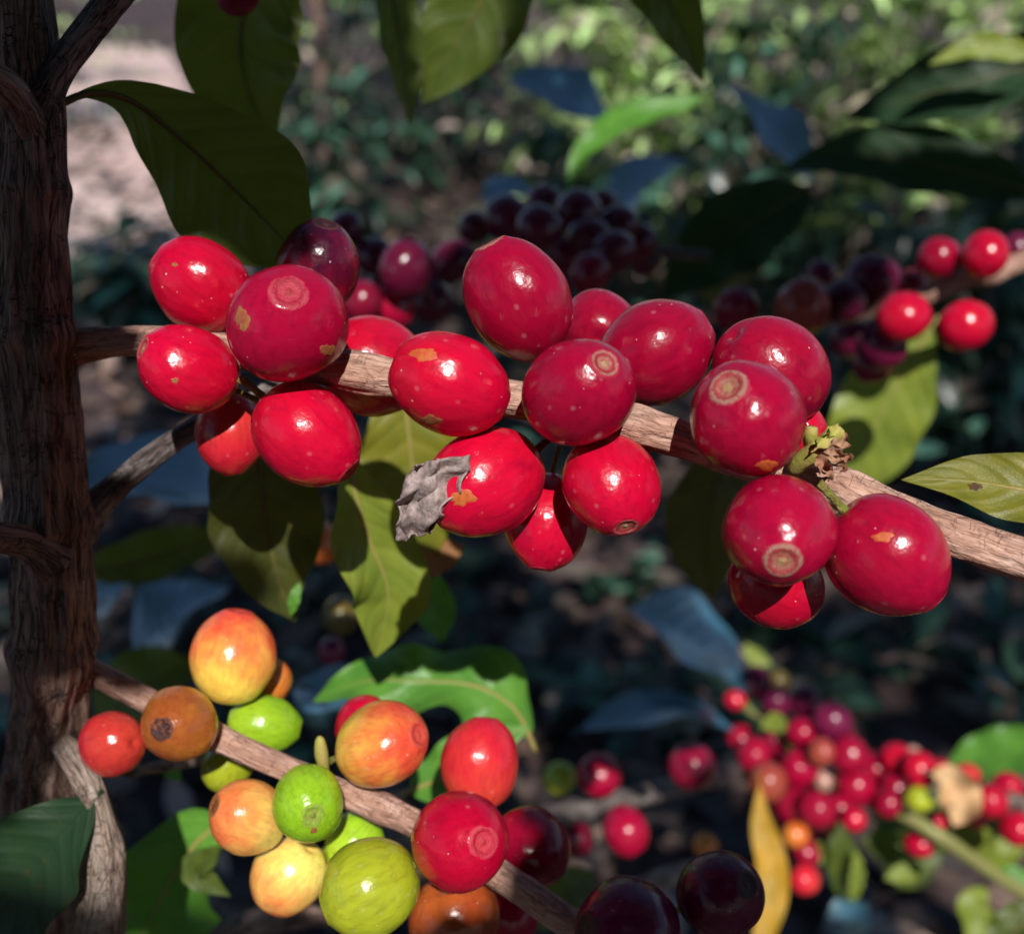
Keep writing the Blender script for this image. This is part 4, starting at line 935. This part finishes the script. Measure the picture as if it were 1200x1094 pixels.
scatter('weeds', 900, 'foliage', 22, (-4, 5, 1.2, 7.5), (.04, .10), True, .24, 1.1)
# ------------------------------------------------------------------ shade
for px, py, r in ((440, 232, .10), (500, 238, .12), (550, 235, .08), (470, 215, .10), (120, 470, .04), (690, 690, .05), (660, 650, .04), (850, 230, .1), (110, 490, .03), (740, 680, .03)):
    window(gp(px, py), r)
for x, y, r in ((-1.62, 4.6, .22), (-1.85, 5.2, .4), (-2.0, 5.7, .5), (-2.2, 6.4, .55), (-2.45, 7.1, .6), (-2.75, 7.9, .65), (-3.2, 8.8, .7), (-3.7, 10, .8)):
    window(Vector((x, y, 0)), r * .8)
wr = random.Random(9)
for k in range(150):
    window(P(wr.uniform(520, 1220), wr.uniform(-15, 120), wr.uniform(3.2, 6.0)), wr.uniform(.04, .14))
for k in range(80):
    window(P(wr.uniform(330, 1220), wr.uniform(60, 270), wr.uniform(3.0, 5.0)), wr.uniform(.012, .04))
window(P(130, 575, .176), .0022); window(P(176, 532, .178), .0014)
for p_ in ((105, 915, .178), (120, 990, .179), (118, 1040, .181), (114, 1090, .184)): window(P(*p_), .0035)
for x, y, d, h in MB[5:]: window(P(x, y, d), .0055)
for k in range(4): window(P(1140 + k * 50, 632 + k * 19, .142), .005)
for x, y, d, h in LB[3:7]: window(P(x, y, d), .005)
for p_ in ((1200, 306, .32), (1130, 330, .325), (1080, 346, .33)): window(P(*p_), .004)
WIN = np.array(WINDOWS); SAn, SBn, R0n = (np.array(v) for v in (SA, SB, R0))
def hits_window(p, t, sd, l, W, pad=0, na=8, nb=3):
    f = np.linspace(0, 1, na)[:, None, None]; u = np.linspace(-1, 1, nb)[None, :, None]
    q = np.array(p)[None, None] + np.array(t) * (l * f) + np.array(sd) * (W * u) - R0n
    A = (q @ SAn).ravel()[:, None] - WIN[:, 0]; B = (q @ SBn).ravel()[:, None] - WIN[:, 1]
    return bool((A * A + B * B < (WIN[:, 2] + pad) ** 2).any())
# unseen leaf screen added behind the camera to shade trunk and dark clusters
def shade_screen():
    r = random.Random(77); b = Bunch()
    root = link('coffee_bush', None); root.location = (0.75, -0.85, 0)
    tag(root, 'unseen coffee leaf screen added behind the viewer to shade the trunk', 'coffee bush', 'coffee bushes in the rows behind')
    inv = Matrix.Translation(-Vector(root.location))
    near = [w_ for w_ in WINDOWS if abs(w_[0]) < .42 and -.36 < w_[1] < .5]
    for k in range(34000):
        s = r.uniform(.28, .58); a, b2 = r.uniform(-.42, .42), r.uniform(-.36, .50)
        if k >= 6500:
            w_ = r.choice(near); q = r.uniform(0, 6.28); dq = w_[2] + abs(r.gauss(0, .028 if k % 2 else .009)); a, b2 = w_[0] + dq * math.cos(q), w_[1] + dq * math.sin(q)
        p = R0 + SUN * s + SA * a + SB * b2
        if (p - CAM).dot(FW) > -0.06: continue
        t = (rv(r) + Vector((0, 0, -.3))).normalized(); l = r.uniform(.035, .085) if k < 4500 else (r.uniform(.022, .042) if k < 12000 else r.uniform(.010, .024)); W = l * (.21 if k < 4500 else .32)
        nr = (SUN + rv(r) * .4).normalized()
        sd = t.cross(nr).normalized()
        if hits_window(p, t, sd, l, W, .0022 if k < 4500 else .0010, 10 if k < 4500 else 6, 5 if k < 4500 else 3): continue
        b.blade(p, t, nr, l, W, .1, 4)
    c = link('crown', b.mesh('crown'), M['foliage'], root); c.matrix_parent_inverse = inv
    c2 = link('stem', tube_mesh('stem', [Vector((.75, -.85, -.02)), Vector((.6, -.75, .6)), Vector((.42, -.62, 1.2)), Vector((.1, -.45, 1.42)), Vector((-.3, -.45, 1.5))], [.016, .014, .011, .007, .003], seg=12, n=8, amp=.1), M['bark'], root); c2.matrix_parent_inverse = inv
shade_screen()
def shade_tree(x, y, rad, n, label, seed, tr=.035):  # crown leaves dropped to let chosen sunbeams through; unseen trees added for shade
    r = random.Random(seed); g = gz(x, y)
    o = link('shade_tree', None); o.location = (x, y, g); tag(o, label, 'shade tree', 'shade trees over the coffee')
    H = 2.7
    link('trunk', tube_mesh('trunk', [Vector((0, 0, -.05)), Vector((.02, 0, .9)), Vector((-.03, .03, 1.9)), Vector((.03, 0, H + .5)), Vector((0, 0, H + 1.3))], [tr * 1.2, tr, tr * .9, tr * .7, tr * .25], seg=16, n=8, amp=.1, seed=seed), M['bark'], o)
    for k in range(7):
        a = k * .9 + r.random(); q = Vector((math.cos(a), math.sin(a), 0)); e0 = Vector((x, y, g + H - .2)); e1 = q * rad * .85 + Vector((x, y, g + H + .55 + .1 * k)); dl = e1 - e0
        if hits_window(e0, dl.normalized(), dl.cross(SUN).normalized(), dl.length, .10, .03, 50, 5): continue
        link('limb', tube_mesh('limb', [Vector((0, 0, H - .4 + .1 * k)), q * rad * .3 + Vector((0, 0, H + .2 + .08 * k)), q * rad * .85 + Vector((0, 0, H + .55 + .1 * k))], [tr * .5, tr * .35, .006], seg=8, n=5), M['bark'], o)
    b = Bunch()
    for k in range(n):
        a = r.uniform(0, 6.28); q = rad * math.sqrt(r.random()); z = H + r.uniform(0, 1.5) - .25 * (q / rad) ** 2
        p = Vector((q * math.cos(a), q * math.sin(a), z))
        if noise.noise(Vector((p.x + x, p.y + y, z)) * .9 + Vector((seed, 0, 0))) < -.16: continue
        t = (rv(r) + Vector((0, 0, -.4))).normalized(); l = r.uniform(.14, .26)
        nr = (Vector((0, 0, 1)) + rv(r) * .6).normalized(); W = l * .2
        w0 = p + Vector((x, y, g)); sd = t.cross(nr).normalized()
        if hits_window(w0, t, sd, l, W, .022, 7, 3): continue
        b.blade(p, t, nr, l, W, .2, 4)
    link('crown', b.mesh('crown'), M['foliage'], o)
shade_tree(-.84, 5.0, 2.4, 1700, 'slim dark shade tree trunk rising beyond the broad hanging leaf', 31, .02)
shade_tree(2.4, .3, 2.6, 3200, 'unseen tree added outside the view for shade beside the twig cluster', 32, .06)
shade_tree(-2.5, -.4, 2.6, 3200, 'unseen tree added outside the view for shade on the trunk side', 33, .06)
shade_tree(1.5, -2.1, 2.9, 3400, 'unseen tree added behind the viewer for its dappled shade', 34, .06)
shade_tree(.9, 2.9 + 6.0, 2.4, 900, 'shade tree far behind the back row of bushes', 35, .05)
